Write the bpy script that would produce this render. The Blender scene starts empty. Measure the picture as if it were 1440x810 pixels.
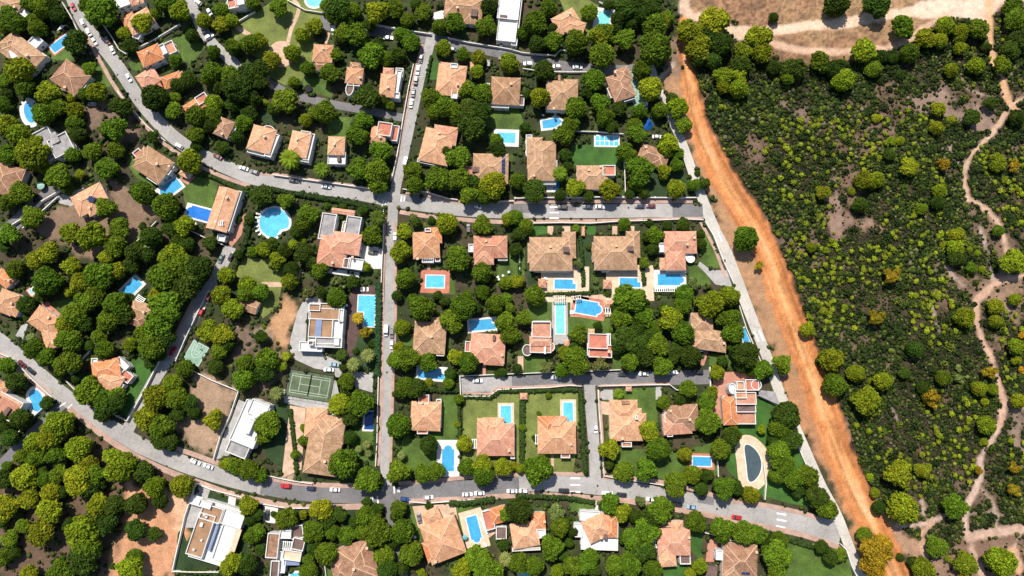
# Aerial view of a wooded villa estate beside an orange dirt track and scrubland.
import bpy, bmesh, math, random
import numpy as np
from mathutils import Vector, Matrix

rnd = random.Random(7)
nrs = np.random.RandomState(11)
scene = bpy.context.scene
COL = scene.collection
CAM_H, TILT, FOC = 300.0, math.radians(8.5), 960.0
SIN, COS = math.sin(TILT), math.cos(TILT)

# ---------------------------------------------------------------- survey: sheet coordinates -> ground metres
ORG = {'a': 0.0, 'b': 203.0, 'c': 406.0, 'd': 608.0, '1': 0.0, '2': 360.0, '3': 720.0, '4': 1080.0}

def src(c, x, y):
    return ORG[c[1]] + x / 3.99, ORG[c[0]] + y / 3.99

def Pw(px, py, z=0.0):
    u, v = (px - 720) / FOC, (405 - py) / FOC
    dx, dy, dz = u, SIN + v * COS, -COS + v * SIN
    t = (CAM_H - z) / -dz
    return Vector((dx * t, dy * t, z))

def P(c, x, y, z=0.0):
    if c == '':
        return Pw(x, y, z)
    return Pw(*src(c, x, y), z)

def rect(c, x, y, w, h, a, z=0.0):
    r = math.radians(a)
    ex, ey = (math.cos(r), math.sin(r)), (-math.sin(r), math.cos(r))
    f = lambda s, t: P(c, x + ex[0] * s * w / 2 + ey[0] * t * h / 2, y + ex[1] * s * w / 2 + ey[1] * t * h / 2, z)
    cx = P(c, x, y, z)
    vx = f(1, 0) - f(-1, 0)
    vy = f(0, 1) - f(0, -1)
    ang = math.atan2(vx.y, vx.x)
    return cx, vx.length, vy.length, ang

# ---------------------------------------------------------------- materials
def newmat(name):
    m = bpy.data.materials.new(name)
    m.use_nodes = True
    nt = m.node_tree
    b = nt.nodes['Principled BSDF']
    b.inputs['Specular IOR Level'].default_value = 0.25
    return m, nt, b

def N(nt, t, **kw):
    n = nt.nodes.new(t)
    for k, v in kw.items():
        setattr(n, k, v)
    return n

def noise(nt, vec, scale, detail=4, rough=0.6):
    n = N(nt, 'ShaderNodeTexNoise')
    n.inputs['Scale'].default_value = scale
    n.inputs['Detail'].default_value = detail
    n.inputs['Roughness'].default_value = rough
    nt.links.new(vec, n.inputs['Vector'])
    return n.outputs['Fac']

def ramp(nt, fac, stops):
    r = N(nt, 'ShaderNodeValToRGB')
    el = r.color_ramp.elements
    el[0].position, el[0].color = stops[0][0], (*stops[0][1], 1)
    el[1].position, el[1].color = stops[-1][0], (*stops[-1][1], 1)
    for p, c in stops[1:-1]:
        e = el.new(p)
        e.color = (*c, 1)
    nt.links.new(fac, r.inputs['Fac'])
    return r.outputs['Color']

def mix(nt, a, b, fac, mode='MULTIPLY'):
    m = N(nt, 'ShaderNodeMix', data_type='RGBA', blend_type=mode)
    for sock, v in ((m.inputs[0], fac), (m.inputs[6], a), (m.inputs[7], b)):
        if hasattr(v, 'is_linked'):
            nt.links.new(v, sock)
        elif isinstance(v, (int, float)):
            sock.default_value = v
        else:
            sock.default_value = (*v, 1)
    return m.outputs[2]

def grey(lo, hi, p0=0.3, p1=0.7):
    return [(p0, (lo,) * 3), (p1, (hi,) * 3)]

def simple(name, col, rough=0.8, s1=0.35, s2=3.0, amp=0.25, metal=0.0, spec=0.25, objcoord=False):
    m, nt, b = newmat(name)
    if objcoord:
        vec = N(nt, 'ShaderNodeTexCoord').outputs['Object']
    else:
        vec = N(nt, 'ShaderNodeNewGeometry').outputs['Position']
    f1, f2 = noise(nt, vec, s1), noise(nt, vec, s2)
    c = mix(nt, col, ramp(nt, f1, grey(1 - amp, 1 + amp)), 1.0)
    c = mix(nt, c, ramp(nt, f2, grey(1 - amp * .7, 1 + amp * .7)), 1.0)
    nt.links.new(c, b.inputs['Base Color'])
    b.inputs['Roughness'].default_value = rough
    b.inputs['Metallic'].default_value = metal
    b.inputs['Specular IOR Level'].default_value = spec
    return m

M = {}

def roof_mat(name, c1, c2, c3):
    m, nt, b = newmat(name)
    pos = N(nt, 'ShaderNodeNewGeometry').outputs['Position']
    uv = N(nt, 'ShaderNodeUVMap').outputs['UV']
    f = noise(nt, pos, 0.45, 6, 0.75)
    col = ramp(nt, f, [(0.32, c1), (0.5, c2), (0.68, c3)])
    st = N(nt, 'ShaderNodeMapping')
    st.inputs['Scale'].default_value = (1.6, 0.22, 1)
    nt.links.new(uv, st.inputs['Vector'])
    col = mix(nt, col, ramp(nt, noise(nt, st.outputs['Vector'], 1.0, 5, 0.8), grey(0.68, 1.3, .3, .7)), 1.0)
    col = mix(nt, col, ramp(nt, noise(nt, pos, 3.1, 2), grey(0.72, 1.28)), 1.0)
    w = N(nt, 'ShaderNodeTexWave', wave_type='BANDS', bands_direction='X')
    w.inputs['Scale'].default_value = 0.72
    w.inputs['Distortion'].default_value = 0.4
    nt.links.new(uv, w.inputs['Vector'])
    col = mix(nt, col, ramp(nt, w.outputs['Fac'], grey(0.78, 1.1, 0, 1)), 1.0)
    oi = N(nt, 'ShaderNodeObjectInfo')
    col = mix(nt, col, ramp(nt, oi.outputs['Random'], [(0, (.88, .84, .80)), (.5, (1.0, 1.0, 1.0)), (1, (1.10, 1.12, 1.16))]), 1.0)
    bp = N(nt, 'ShaderNodeBump')
    bp.inputs['Strength'].default_value = 0.5
    bp.inputs['Distance'].default_value = 0.12
    nt.links.new(w.outputs['Fac'], bp.inputs['Height'])
    nt.links.new(bp.outputs['Normal'], b.inputs['Normal'])
    nt.links.new(col, b.inputs['Base Color'])
    b.inputs['Roughness'].default_value = 0.85
    return m

M['t'] = roof_mat('weathered tan tiles', (.25, .145, .082), (.385, .23, .135), (.51, .335, .205))
M['b'] = roof_mat('brown tiles', (.20, .105, .065), (.31, .17, .105), (.41, .245, .16))
M['p'] = roof_mat('peach tiles', (.42, .20, .108), (.56, .30, .17), (.66, .40, .25))
M['o'] = roof_mat('orange tiles', (.42, .145, .06), (.56, .215, .09), (.64, .30, .145))
M['s'] = roof_mat('salmon tiles', (.40, .175, .115), (.53, .255, .165), (.61, .34, .24))
M['ridge'] = simple('mortared ridge tiles', (.60, .40, .27), amp=.15)
M['wall'] = simple('white render', (.60, .59, .57), amp=.07)
M['cream'] = simple('cream render', (.62, .53, .41), amp=.08)
M['w'] = simple('white roof coating', (.57, .57, .56), amp=.10)
M['g'] = simple('grey roof gravel', (.26, .25, .25), s2=6, amp=.3)
M['r'] = simple('red terrace tiles', (.42, .15, .10), amp=.22)
M['k'] = simple('dark terrace floor', (.13, .085, .075), amp=.3)
M['d'] = simple('timber decking', (.28, .165, .095), amp=.25)
M['u'] = simple('blue grey awning', (.17, .22, .35), amp=.1)
M['y'] = simple('sandstone terrace', (.55, .42, .30), amp=.2)
M['glass'], _nt, _b = newmat('window glass')
_b.inputs['Base Color'].default_value = (.03, .045, .06, 1)
_b.inputs['Roughness'].default_value = .08
_b.inputs['Specular IOR Level'].default_value = .6
M['solar'] = simple('solar panel glass', (.02, .035, .10), rough=.15, amp=.2, spec=.6)
M['doorwood'] = simple('brown door wood', (.16, .08, .04), amp=.2)
M['whitemetal'] = simple('white metal', (.75, .75, .74), rough=.45, amp=.05)
M['chim'] = simple('chimney render', (.62, .55, .48), amp=.15)

def obj_color_mat(name, rough, spec, coat=0.0, noisy=0.0):
    m, nt, b = newmat(name)
    oi = N(nt, 'ShaderNodeObjectInfo')
    c = oi.outputs['Color']
    if noisy:
        pos = N(nt, 'ShaderNodeNewGeometry').outputs['Position']
        c = mix(nt, c, ramp(nt, noise(nt, pos, 1.3), grey(1 - noisy, 1 + noisy)), 1.0)
    nt.links.new(c, b.inputs['Base Color'])
    b.inputs['Roughness'].default_value = rough
    b.inputs['Specular IOR Level'].default_value = spec
    b.inputs['Coat Weight'].default_value = coat
    return m

M['carpaint'] = obj_color_mat('car paint', .35, .5, .6)
M['cloth'] = obj_color_mat('painted canvas', .8, .2, 0, .12)

def leaf_mat(name, use_attr_only=False, transl=0.40):
    m, nt, b = newmat(name)
    out = nt.nodes['Material Output']
    at = N(nt, 'ShaderNodeAttribute', attribute_name='tint')
    if use_attr_only:
        c = at.outputs['Color']
    else:
        oi = N(nt, 'ShaderNodeObjectInfo')
        c = mix(nt, oi.outputs['Color'], at.outputs['Color'], 1.0)
    pos = N(nt, 'ShaderNodeNewGeometry').outputs['Position']
    c = mix(nt, c, ramp(nt, noise(nt, pos, 2.2, 3, .7), grey(0.55, 1.5, .3, .7)), 1.0)
    nt.links.new(c, b.inputs['Base Color'])
    b.inputs['Roughness'].default_value = .65
    b.inputs['Specular IOR Level'].default_value = .12
    tr = N(nt, 'ShaderNodeBsdfTranslucent')
    nt.links.new(mix(nt, c, (1.2, 1.15, .6), 1.0), tr.inputs['Color'])
    ms = N(nt, 'ShaderNodeMixShader')
    ms.inputs[0].default_value = transl
    nt.links.new(b.outputs[0], ms.inputs[1])
    nt.links.new(tr.outputs[0], ms.inputs[2])
    nt.links.new(ms.outputs[0], out.inputs['Surface'])
    return m

M['leaf'] = leaf_mat('pine needles')
M['scrubleaf'] = leaf_mat('scrub leaves', True, .2)
M['bark'] = simple('pine bark', (.13, .085, .06), s2=5, amp=.35, objcoord=True)

def asphalt(name, col, amp):
    m, nt, b = newmat(name)
    pos = N(nt, 'ShaderNodeNewGeometry').outputs['Position']
    c = mix(nt, col, ramp(nt, noise(nt, pos, .07, 5, .7), grey(1 - amp, 1 + amp)), 1.0)
    c = mix(nt, c, ramp(nt, noise(nt, pos, 1.1, 6, .8), grey(.84, 1.14)), 1.0)
    vo = N(nt, 'ShaderNodeTexVoronoi', feature='DISTANCE_TO_EDGE')
    vo.inputs['Scale'].default_value = .11
    wp = N(nt, 'ShaderNodeVectorMath', operation='ADD')
    nz = N(nt, 'ShaderNodeTexNoise')
    nz.inputs['Scale'].default_value = .5
    nt.links.new(pos, nz.inputs['Vector'])
    sc = N(nt, 'ShaderNodeVectorMath', operation='SCALE')
    sc.inputs['Scale'].default_value = 4.0
    nt.links.new(nz.outputs['Color'], sc.inputs[0])
    nt.links.new(pos, wp.inputs[0]); nt.links.new(sc.outputs[0], wp.inputs[1])
    nt.links.new(wp.outputs[0], vo.inputs['Vector'])
    c = mix(nt, c, ramp(nt, vo.outputs['Distance'], grey(.62, 1.0, .0, .02)), .7)
    nt.links.new(c, b.inputs['Base Color'])
    b.inputs['Roughness'].default_value = .9
    return m

M['road_light'] = asphalt('old pale asphalt', (.31, .297, .288), .2)
M['road_dark'] = asphalt('dark asphalt', (.155, .15, .155), .22)
M['concrete'] = asphalt('pale concrete', (.44, .415, .375), .16)
M['brick'] = simple('brick pavement', (.37, .245, .20), s1=.25, s2=2.5, amp=.22)
M['kerb'] = simple('kerb stone', (.50, .45, .40), amp=.12)
M['paint'] = simple('worn road paint', (.78, .77, .74), s2=4, amp=.14)
M['lawn'] = simple('garden lawn', (.060, .105, .016), s1=.16, s2=1.6, amp=.42)
M['lawn_vivid'] = simple('watered lawn', (.036, .098, .014), s1=.16, s2=1.6, amp=.35)
M['lawn_dry'] = simple('dry lawn', (.125, .15, .034), s1=.14, s2=1.4, amp=.35)
M['lawn_dark'] = simple('dark green lawn', (.02, .042, .012), s1=.16, s2=1.6, amp=.4)  # a darker green grass colour
M['paving_white'] = simple('white paving', (.62, .59, .55), amp=.12)
M['paving_grey'] = simple('grey paving', (.33, .32, .31), amp=.2)
M['paving_tan'] = simple('tan paving', (.48, .33, .235), amp=.22)
M['paving_red'] = simple('red brick paving', (.40, .19, .135), amp=.2)
M['paving_dark'] = simple('dark timber paving', (.085, .05, .045), amp=.3)
M['court_green'] = simple('green court', (.085, .12, .065), s1=.2, amp=.3)
M['court_teal'] = simple('teal court', (.20, .32, .25), amp=.15)
M['wallstone'] = simple('white garden wall', (.66, .63, .58), amp=.13)
M['hedgeleaf'] = leaf_mat('hedge leaves', True, .25)

def water(name, c):
    m, nt, b = newmat(name)
    pos = N(nt, 'ShaderNodeNewGeometry').outputs['Position']
    col = mix(nt, c, ramp(nt, noise(nt, pos, .35, 3), grey(.86, 1.14)), 1.0)
    vo = N(nt, 'ShaderNodeTexVoronoi', feature='DISTANCE_TO_EDGE')
    vo.inputs['Scale'].default_value = .9
    nt.links.new(pos, vo.inputs['Vector'])
    col = mix(nt, col, ramp(nt, vo.outputs['Distance'], grey(1.14, .97, 0, .2)), 1.0)  # bright web of caustic light painted into the water colour
    bp = N(nt, 'ShaderNodeBump')
    bp.inputs['Strength'].default_value = .12
    bp.inputs['Distance'].default_value = .1
    nt.links.new(noise(nt, pos, 2.0, 3), bp.inputs['Height'])
    nt.links.new(bp.outputs['Normal'], b.inputs['Normal'])
    nt.links.new(col, b.inputs['Base Color'])
    b.inputs['Roughness'].default_value = .06
    b.inputs['Specular IOR Level'].default_value = .5
    return m

M['wl'] = water('light blue pool water', (.09, .42, .62))
M['wb'] = water('blue pool water', (.05, .29, .52))
M['wd'] = water('deep blue pool water', (.02, .15, .50))
M['wn'] = water('dark blue pool cover', (.012, .05, .20))
M['wt'] = water('turquoise pool water', (.16, .52, .50))
M['wk'] = water('dark empty pool', (.055, .08, .09))
M['tyre'] = simple('tyre rubber', (.02, .02, .02), amp=.1)
M['rim'] = simple('wheel alloy', (.45, .45, .46), rough=.35, metal=.6, amp=.05)
M['lamp_red'] = simple('tail lamp', (.35, .01, .01), rough=.2, amp=.05)
M['lamp_clear'] = simple('head lamp', (.75, .75, .72), rough=.15, amp=.05)
M['bluecloth'] = simple('blue canvas', (.015, .11, .42), amp=.2)
M['blackmesh'] = simple('black netting', (.012, .012, .014), amp=.2)

# ---------------------------------------------------------------- mesh helpers
class MB:
    """Collects faces of one object."""
    def __init__(self):
        self.v, self.f, self.m, self.uv, self.mats = [], [], [], [], []
    def mi(self, key):
        if key not in self.mats:
            self.mats.append(key)
        return self.mats.index(key)
    def face(self, pts, key, uvs=None):
        n = len(self.v)
        self.v += [tuple(p) for p in pts]
        self.f.append(tuple(range(n, n + len(pts))))
        self.m.append(self.mi(key))
        self.uv += list(uvs) if uvs else [(0, 0)] * len(pts)
    def grid(self, v, f, key):
        n = len(self.v)
        self.v += [tuple(p) for p in v]
        for q in f:
            self.f.append(tuple(n + i for i in q))
            self.m.append(self.mi(key))
            self.uv += [(0, 0)] * len(q)
    def prism(self, poly, z0, z1, key, top=True, bottom=False, topkey=None):
        k = len(poly)
        area = sum(poly[i][0] * poly[(i + 1) % k][1] - poly[(i + 1) % k][0] * poly[i][1] for i in range(k))
        if area < 0:
            poly = poly[::-1]
        v = [(p[0], p[1], z0) for p in poly] + [(p[0], p[1], z1) for p in poly]
        self.grid(v, [(i, (i + 1) % k, k + (i + 1) % k, k + i) for i in range(k)], key)
        if top:
            self.face([(p[0], p[1], z1) for p in poly], topkey or key)
        if bottom:
            self.face([(p[0], p[1], z0) for p in poly[::-1]], key)
    def box(self, cx, cy, w, h, ang, z0, z1, key, bottom=False, top=True):
        self.prism(rc(cx, cy, w, h, ang), z0, z1, key, top=top, bottom=bottom)
    def tube(self, pts, radii, key, n=6, cap=True):
        rings = []
        base = len(self.v)
        for i, p in enumerate(pts):
            p = Vector(p)
            a = Vector(pts[max(i - 1, 0)]); b = Vector(pts[min(i + 1, len(pts) - 1)])
            d = (b - a).normalized()
            u = d.orthogonal().normalized(); w = d.cross(u)
            for k in range(n):
                t = 2 * math.pi * k / n
                self.v.append(tuple(p + (u * math.cos(t) + w * math.sin(t)) * radii[i]))
        for i in range(len(pts) - 1):
            for k in range(n):
                a0 = base + i * n + k; a1 = base + i * n + (k + 1) % n
                self.f.append((a0, a1, a1 + n, a0 + n)); self.m.append(self.mi(key)); self.uv += [(0, 0)] * 4
        if cap:
            self.f.append(tuple(base + (len(pts) - 1) * n + k for k in range(n))); self.m.append(self.mi(key)); self.uv += [(0, 0)] * n
    def mesh(self, name):
        me = bpy.data.meshes.new(name)
        me.from_pydata(self.v, [], self.f)
        for k in self.mats:
            me.materials.append(M[k])
        me.polygons.foreach_set('material_index', self.m)
        l = me.uv_layers.new(name='UVMap')
        l.data.foreach_set('uv', [c for p in self.uv for c in p])
        me.update()
        return me
    def build(self, name, parent=None):
        return link(name, self.mesh(name), parent)

def rc(cx, cy, w, h, ang):
    c, s = math.cos(ang), math.sin(ang)
    return [(cx + c * a * w / 2 - s * b * h / 2, cy + s * a * w / 2 + c * b * h / 2) for a, b in ((-1, -1), (1, -1), (1, 1), (-1, 1))]

def link(name, me, parent=None, loc=None):
    o = bpy.data.objects.new(name, me)
    COL.objects.link(o)
    if parent is not None:
        o.parent = parent
    if loc is not None:
        o.location = loc
    return o

def tag(o, label=None, cat=None, group=None, kind=None):
    if label: o['label'] = label
    if cat: o['category'] = cat
    if group: o['group'] = group
    if kind: o['kind'] = kind
    return o

def empty(name, loc, rz=0.0):
    o = bpy.data.objects.new(name, None)
    o.location = loc
    o.rotation_euler = (0, 0, rz)
    COL.objects.link(o)
    return o

def np_mesh(name, V, F, mats, tint=None, fmat=None, smooth=False):
    """V (n,3), F (m,k) arrays -> mesh quickly, with an optional per-vertex colour."""
    me = bpy.data.meshes.new(name)
    k = F.shape[1]
    me.vertices.add(len(V)); me.vertices.foreach_set('co', V.astype(np.float32).ravel())
    me.loops.add(F.size); me.loops.foreach_set('vertex_index', F.astype(np.int32).ravel())
    me.polygons.add(len(F))
    me.polygons.foreach_set('loop_start', np.arange(0, F.size, k, dtype=np.int32))
    me.polygons.foreach_set('loop_total', np.full(len(F), k, dtype=np.int32))
    if fmat is not None:
        me.polygons.foreach_set('material_index', fmat.astype(np.int32))
    if smooth:
        me.polygons.foreach_set('use_smooth', np.ones(len(F), dtype=bool))
    for m in mats:
        me.materials.append(M[m])
    if tint is not None:
        a = me.color_attributes.new('tint', 'FLOAT_COLOR', 'POINT')
        a.data.foreach_set('color', np.concatenate([tint, np.ones((len(V), 1))], 1).astype(np.float32).ravel())
    me.update(calc_edges=True)
    return me

def catmull(pts, step=1.5, closed=False):
    pts = [Vector((p[0], p[1])) for p in pts]
    n = len(pts)
    out = []
    rng = n if closed else n - 1
    for i in range(rng):
        if closed:
            p0, p1, p2, p3 = pts[(i - 1) % n], pts[i], pts[(i + 1) % n], pts[(i + 2) % n]
        else:
            p0, p1, p2, p3 = pts[max(i - 1, 0)], pts[i], pts[i + 1], pts[min(i + 2, n - 1)]
        k = max(1, int((p2 - p1).length / step))
        for j in range(k):
            t = j / k
            out.append(0.5 * ((2 * p1) + (p2 - p0) * t + (2 * p0 - 5 * p1 + 4 * p2 - p3) * t * t + (3 * p1 - p0 - 3 * p2 + p3) * t ** 3))
    if not closed:
        out.append(pts[-1])
    return out

def offset_line(pts, d):
    out = []
    for i, p in enumerate(pts):
        a, b = pts[max(i - 1, 0)], pts[min(i + 1, len(pts) - 1)]
        t = (b - a).normalized()
        out.append(Vector((p.x - t.y * d, p.y + t.x * d)))
    return out

# ---------------------------------------------------------------- occupancy raster (what stands where), 0.5 m cells
GX0, GY0, GS, GW, GH = -285.0, -105.0, 0.5, 1140, 660
OCC = np.zeros((GH, GW), dtype=np.uint8)

def inside(poly, X, Y):
    r = np.zeros(X.shape, dtype=bool)
    n = len(poly)
    for i in range(n):
        x1, y1 = poly[i][0], poly[i][1]; x2, y2 = poly[(i + 1) % n][0], poly[(i + 1) % n][1]
        if y1 == y2: continue
        c = ((y1 > Y) != (y2 > Y)) & (X < (x2 - x1) * (Y - y1) / (y2 - y1) + x1)
        r ^= c
    return r

def burn(poly, val=1):
    xs = [p[0] for p in poly]; ys = [p[1] for p in poly]
    i0 = max(0, int((min(xs) - GX0) / GS)); i1 = min(GW, int((max(xs) - GX0) / GS) + 2)
    j0 = max(0, int((min(ys) - GY0) / GS)); j1 = min(GH, int((max(ys) - GY0) / GS) + 2)
    if i1 <= i0 or j1 <= j0: return
    X, Y = np.meshgrid(GX0 + (np.arange(i0, i1) + .5) * GS, GY0 + (np.arange(j0, j1) + .5) * GS)
    OCC[j0:j1, i0:i1][inside(poly, X, Y)] = val

def occ_at(x, y):
    i, j = int((x - GX0) / GS), int((y - GY0) / GS)
    return OCC[j, i] if 0 <= i < GW and 0 <= j < GH else 9
# ---------------------------------------------------------------- the setting: roads
def S(txt):
    return [tuple(map(float, p.split(','))) for p in txt.split()]

def ribbon(name, pts, width, z, key, kind='structure', smooth=True, thick=None, edgekey=None):
    """pts: survey points (source px); width metres (number or list)."""
    g = [Pw(*p) for p in pts]
    line = catmull(g, 2.0) if smooth else [Vector((p.x, p.y)) for p in g]
    if isinstance(width, (int, float)):
        ws = [width] * len(line)
    else:
        ws = np.interp(np.linspace(0, len(width) - 1, len(line)), range(len(width)), width)
    L = [p for p in line]
    a, b = [], []
    for i, p in enumerate(L):
        q0, q1 = L[max(i - 1, 0)], L[min(i + 1, len(L) - 1)]
        t = (q1 - q0).normalized()
        nrm = Vector((-t.y, t.x))
        a.append(p + nrm * ws[i] / 2); b.append(p - nrm * ws[i] / 2)
    mb = MB()
    for i in range(len(L) - 1):
        mb.face([(*b[i], z), (*b[i + 1], z), (*a[i + 1], z), (*a[i], z)], key)
        burn([b[i], b[i + 1], a[i + 1], a[i]], 1)
        if thick:
            e = edgekey or key
            mb.face([(*a[i], z), (*a[i + 1], z), (*a[i + 1], z - thick), (*a[i], z - thick)], e)
            mb.face([(*b[i + 1], z), (*b[i], z), (*b[i], z - thick), (*b[i + 1], z - thick)], e)
    o = mb.build(name)
    tag(o, kind=kind)
    return o

ROADS = [  # material, width m, z, points
    ('road_light', [5.6, 5.8, 6.0, 6.2, 6.4, 6.6, 6.6, 6.6, 6.6, 6.4, 6.4, 6.4], .062, "96,-20 104,4 119,34 141,62 159,84 178,112 196,140 219,168 247,195 283,218 325,238 360,251 405,257 450,264 500,271 552,281 600,288 650,294 700,297 760,297 850,297 930,296 1000,298"),
    ('road_light', 4.6, .072, "608,46 601,75 592,104 583,145 573,192 564,232 557,262 553,290 551,330 549,380 548,430 546,480 543,540 542,600 541,640 544,676 541,692"),
    ('road_dark', 5.2, .052, "448,28 470,38 520,43 560,49 605,55 650,63 693,72 720,78 750,85 790,93 830,97 872,99 895,97"),
    ('road_dark', 3.8, .058, "372,112 395,126 425,137 475,148 525,157 562,165 574,166"),
    ('road_light', 5.0, .056, "262,-20 267,0 277,25 290,50 305,68 322,82 336,97"),
    ('road_light', [6.6, 6.6, 6.6, 6.6, 6.8, 7.0, 7.2], .062, "-40,450 0,480 33,508 83,551 125,583 165,607 195,625 235,643 275,658 325,673 375,685"),
    ('road_dark', [7.0, 6.6, 6.2, 6.4, 6.4, 6.4, 6.0], .066, "368,683 410,691 445,695 485,697 520,698 545,697 580,692 630,688 690,684 730,681"),
    ('road_light', [6.4, 6.6, 7.2, 7.4, 7.4, 7.6, 8.6, 10], .062, "725,681 760,680 800,681 832,683 865,687 895,691 940,700 985,708 1030,718 1075,727 1120,737 1160,745 1182,750"),
    ('road_light', 5.4, .068, "180,604 190,583 202,562 220,530 243,495 262,461 283,425 295,404 306,384 316,365 324,347"),
    ('road_dark', 4.4, .06, "90,566 70,586 43,611 15,640 -15,672"),
    ('road_light', 6.6, .063, "648,541 690,540 720,539"),
    ('road_dark', 6.2, .062, "716,539 750,537 770,535 840,533 895,532 950,531 998,530"),
    ('road_light', 4.8, .073, "829,541 831,575 834,610 836,640 837,668 838,684"),
    ('concrete', [3.6, 3.6, 4.2, 4.8, 5.0, 4.6, 4.4, 4.2, 4.2, 4.4], .076, "908,80 919,104 930,135 945,170 960,202 974,242 990,285 1005,322 1020,352 1038,398 1060,455 1080,506 1098,556 1120,604 1138,645 1156,685 1176,722 1194,768 1212,812 1225,840"),
    ('road_dark', 3.2, .07, "545,694 546,710 551,740 556,765 563,790 572,825"),  # mostly shaded stretch, its shade put into the dark surface
    ('road_dark', 6.4, .05, "78,266 60,280 38,298 15,320 -20,350"),
]
for k, w, z, t in ROADS:
    ribbon('road', S(t), w, z, k)

PAVEMENTS = [  # raised brick pavements with kerbs
    (1.7, "121,50 140,84 158,116 176,142 197,168 225,197 252,217 285,236 320,251 352,262"),
    (1.5, "366,244 400,247 450,255 500,262 528,268"),
    (1.9, "570,270 600,274 640,283 690,285 725,284 800,283 900,283 974,283"),
    (1.9, "562,298 600,304 650,309 700,312 750,312 850,311 930,309 988,308"),
    (1.6, "541,305 540,350 538,400 538,450 537,500 536,560 534,610 531,655"),
    (1.4, "595,62 584,100 574,145 566,185 558,225 550,255"),
    (1.3, "556,312 556,360 556,400 556,450 553,520 551,590 549,650"),
    (2.4, "0,497 40,530 72,556"),
    (2.4, "97,574 130,601 165,626 200,646 240,664 278,678 320,693 365,704 410,712 460,713 520,712"),
    (2.0, "245,630 270,638 300,649 318,654"),
    (2.0, "378,672 410,678 450,682 500,683 528,684"),
    (2.2, "575,705 620,703 660,701 700,698 740,696 790,697 840,701 880,704 930,713 985,722 1030,732 1080,742 1120,750 1160,762 1182,772"),
    (1.6, "560,680 620,675 660,671 715,668 760,666 822,667"),
    (1.8, "848,671 880,672 930,678 975,688 1030,704 1080,711 1130,722 1152,729"),
    (1.5, "842,548 844,580 846,610 848,640 850,666"),
    (1.5, "844,543 880,542 920,541 942,541"),
    (1.5, "650,553 690,554 700,546 740,545 780,543 818,542"),
    (1.5, "231,501 248,470 263,440 280,408"),
    (1.4, "985,312 1005,350 1020,390"),
]
for w, t in PAVEMENTS:
    ribbon('pavement', S(t), w, .15, 'brick', thick=.14, edgekey='kerb')

# road markings, each one a painted sheet
def mark(c, x, y, w, h, a, name='road_marking', z=.09):
    p, W, H, g = rect(c, x, y, w, h, a)
    mb = MB()
    mb.face([(q[0], q[1], z) for q in rc(p.x, p.y, W, H, g)], 'paint')
    tag(mb.build(name), kind='structure')
for a in [('b3', 236, 352, 48, 7, 0), ('b3', 236, 383, 50, 7, 0), ('b3', 236, 415, 52, 8, 0), ('d3', 355, 258, 56, 8, 0), ('d3', 355, 295, 56, 8, 0), ('d3', 355, 333, 56, 8, 0),
          ('d4', 75, 458, 54, 9, 9), ('d4', 75, 493, 54, 9, 11), ('d4', 70, 530, 54, 9, 11), ('b3', 1135, 520, 60, 9, 65), ('b3', 1165, 515, 60, 9, 65),
          ('c3', 1370, 268, 60, 9, 65), ('c3', 1398, 262, 60, 9, 65), ('d2', 645, 378, 5, 32, -4), ('d2', 655, 378, 5, 32, -4), ('d2', 683, 378, 8, 42, -8),
          ('d2', 776, 322, 8, 40, -4), ('d2', 797, 321, 5, 30, 0), ('d2', 806, 321, 5, 30, 0), ('b2', 816, 305, 7, 34, 5), ('b2', 832, 306, 5, 26, 5), ('b2', 712, 330, 5, 36, 15), ('b2', 727, 333, 5, 36, 10),
          ('c1', 345, 655, 5, 60, 60), ('c1', 298, 710, 5, 45, -45), ('c1', 393, 660, 5, 30, 45)]:
    mark(*a)
for c_, x_, y_ in [('b3', 653, 357), ('b3', 597, 342), ('c3', 120, 545), ('d3', 175, 326), ('b2', 760, 320), ('d2', 745, 300), ('c1', 340, 640), ('a1', 660, 420), ('b2', 300, 240), ('c2', 735, 470), ('d3', 480, 300), ('d3', 1150, 430), ('b2', 560, 300), ('a1', 760, 560)]:
    p = P(c_, x_, y_)
    mb = MB(); mb.face([(p.x + .42 * math.cos(t), p.y + .42 * math.sin(t), .093) for t in np.linspace(0, 2 * math.pi, 14, endpoint=False)], 'tyre')
    tag(mb.build('road_manhole'), kind='structure')
# darker repairs in the asphalt
for c, x, y, w, h, a in [('b2', 885, 310, 90, 36, 12), ('b2', 672, 310, 12, 50, 5), ('b3', 985, 372, 170, 74, 0), ('b3', 90, 360, 190, 50, 2), ('d2', 745, 350, 60, 100, 5), ('d3', 1090, 372, 90, 60, 10), ('c3', 440, 520, 40, 40, 0), ('b3', 300, 358, 120, 30, 0)]:
    p, W, H, g = rect(c, x, y, w, h, a)
    mb = MB()
    mb.face([(q[0], q[1], .083) for q in rc(p.x, p.y, W, H, g)], 'road_dark')
    tag(mb.build('road_patch'), kind='structure')

# ---------------------------------------------------------------- lawns, yards and courts (flat sheets)
SHEET_N = [0]
def sheet(name, key, c, pts, z=None, val=2, smooth=False):
    SHEET_N[0] += 1
    z = z if z is not None else .012 + .0004 * SHEET_N[0]
    g = [P(c, *p) for p in pts]
    poly = [(p.x, p.y) for p in g]
    if smooth:
        poly = [tuple(p) for p in catmull(poly, 1.0, True)]
    burn(poly, val)
    bm = bmesh.new()
    f = bm.faces.new([bm.verts.new((x, y, z)) for x, y in poly])
    if f.calc_area() and sum(poly[i][0] * poly[(i + 1) % len(poly)][1] - poly[(i + 1) % len(poly)][0] * poly[i][1] for i in range(len(poly))) < 0:
        f.normal_flip()
    bmesh.ops.triangulate(bm, faces=bm.faces)
    me = bpy.data.meshes.new(name)
    bm.to_mesh(me); bm.free()
    me.materials.append(M[key])
    return tag(link(name, me), kind='structure')

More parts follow.
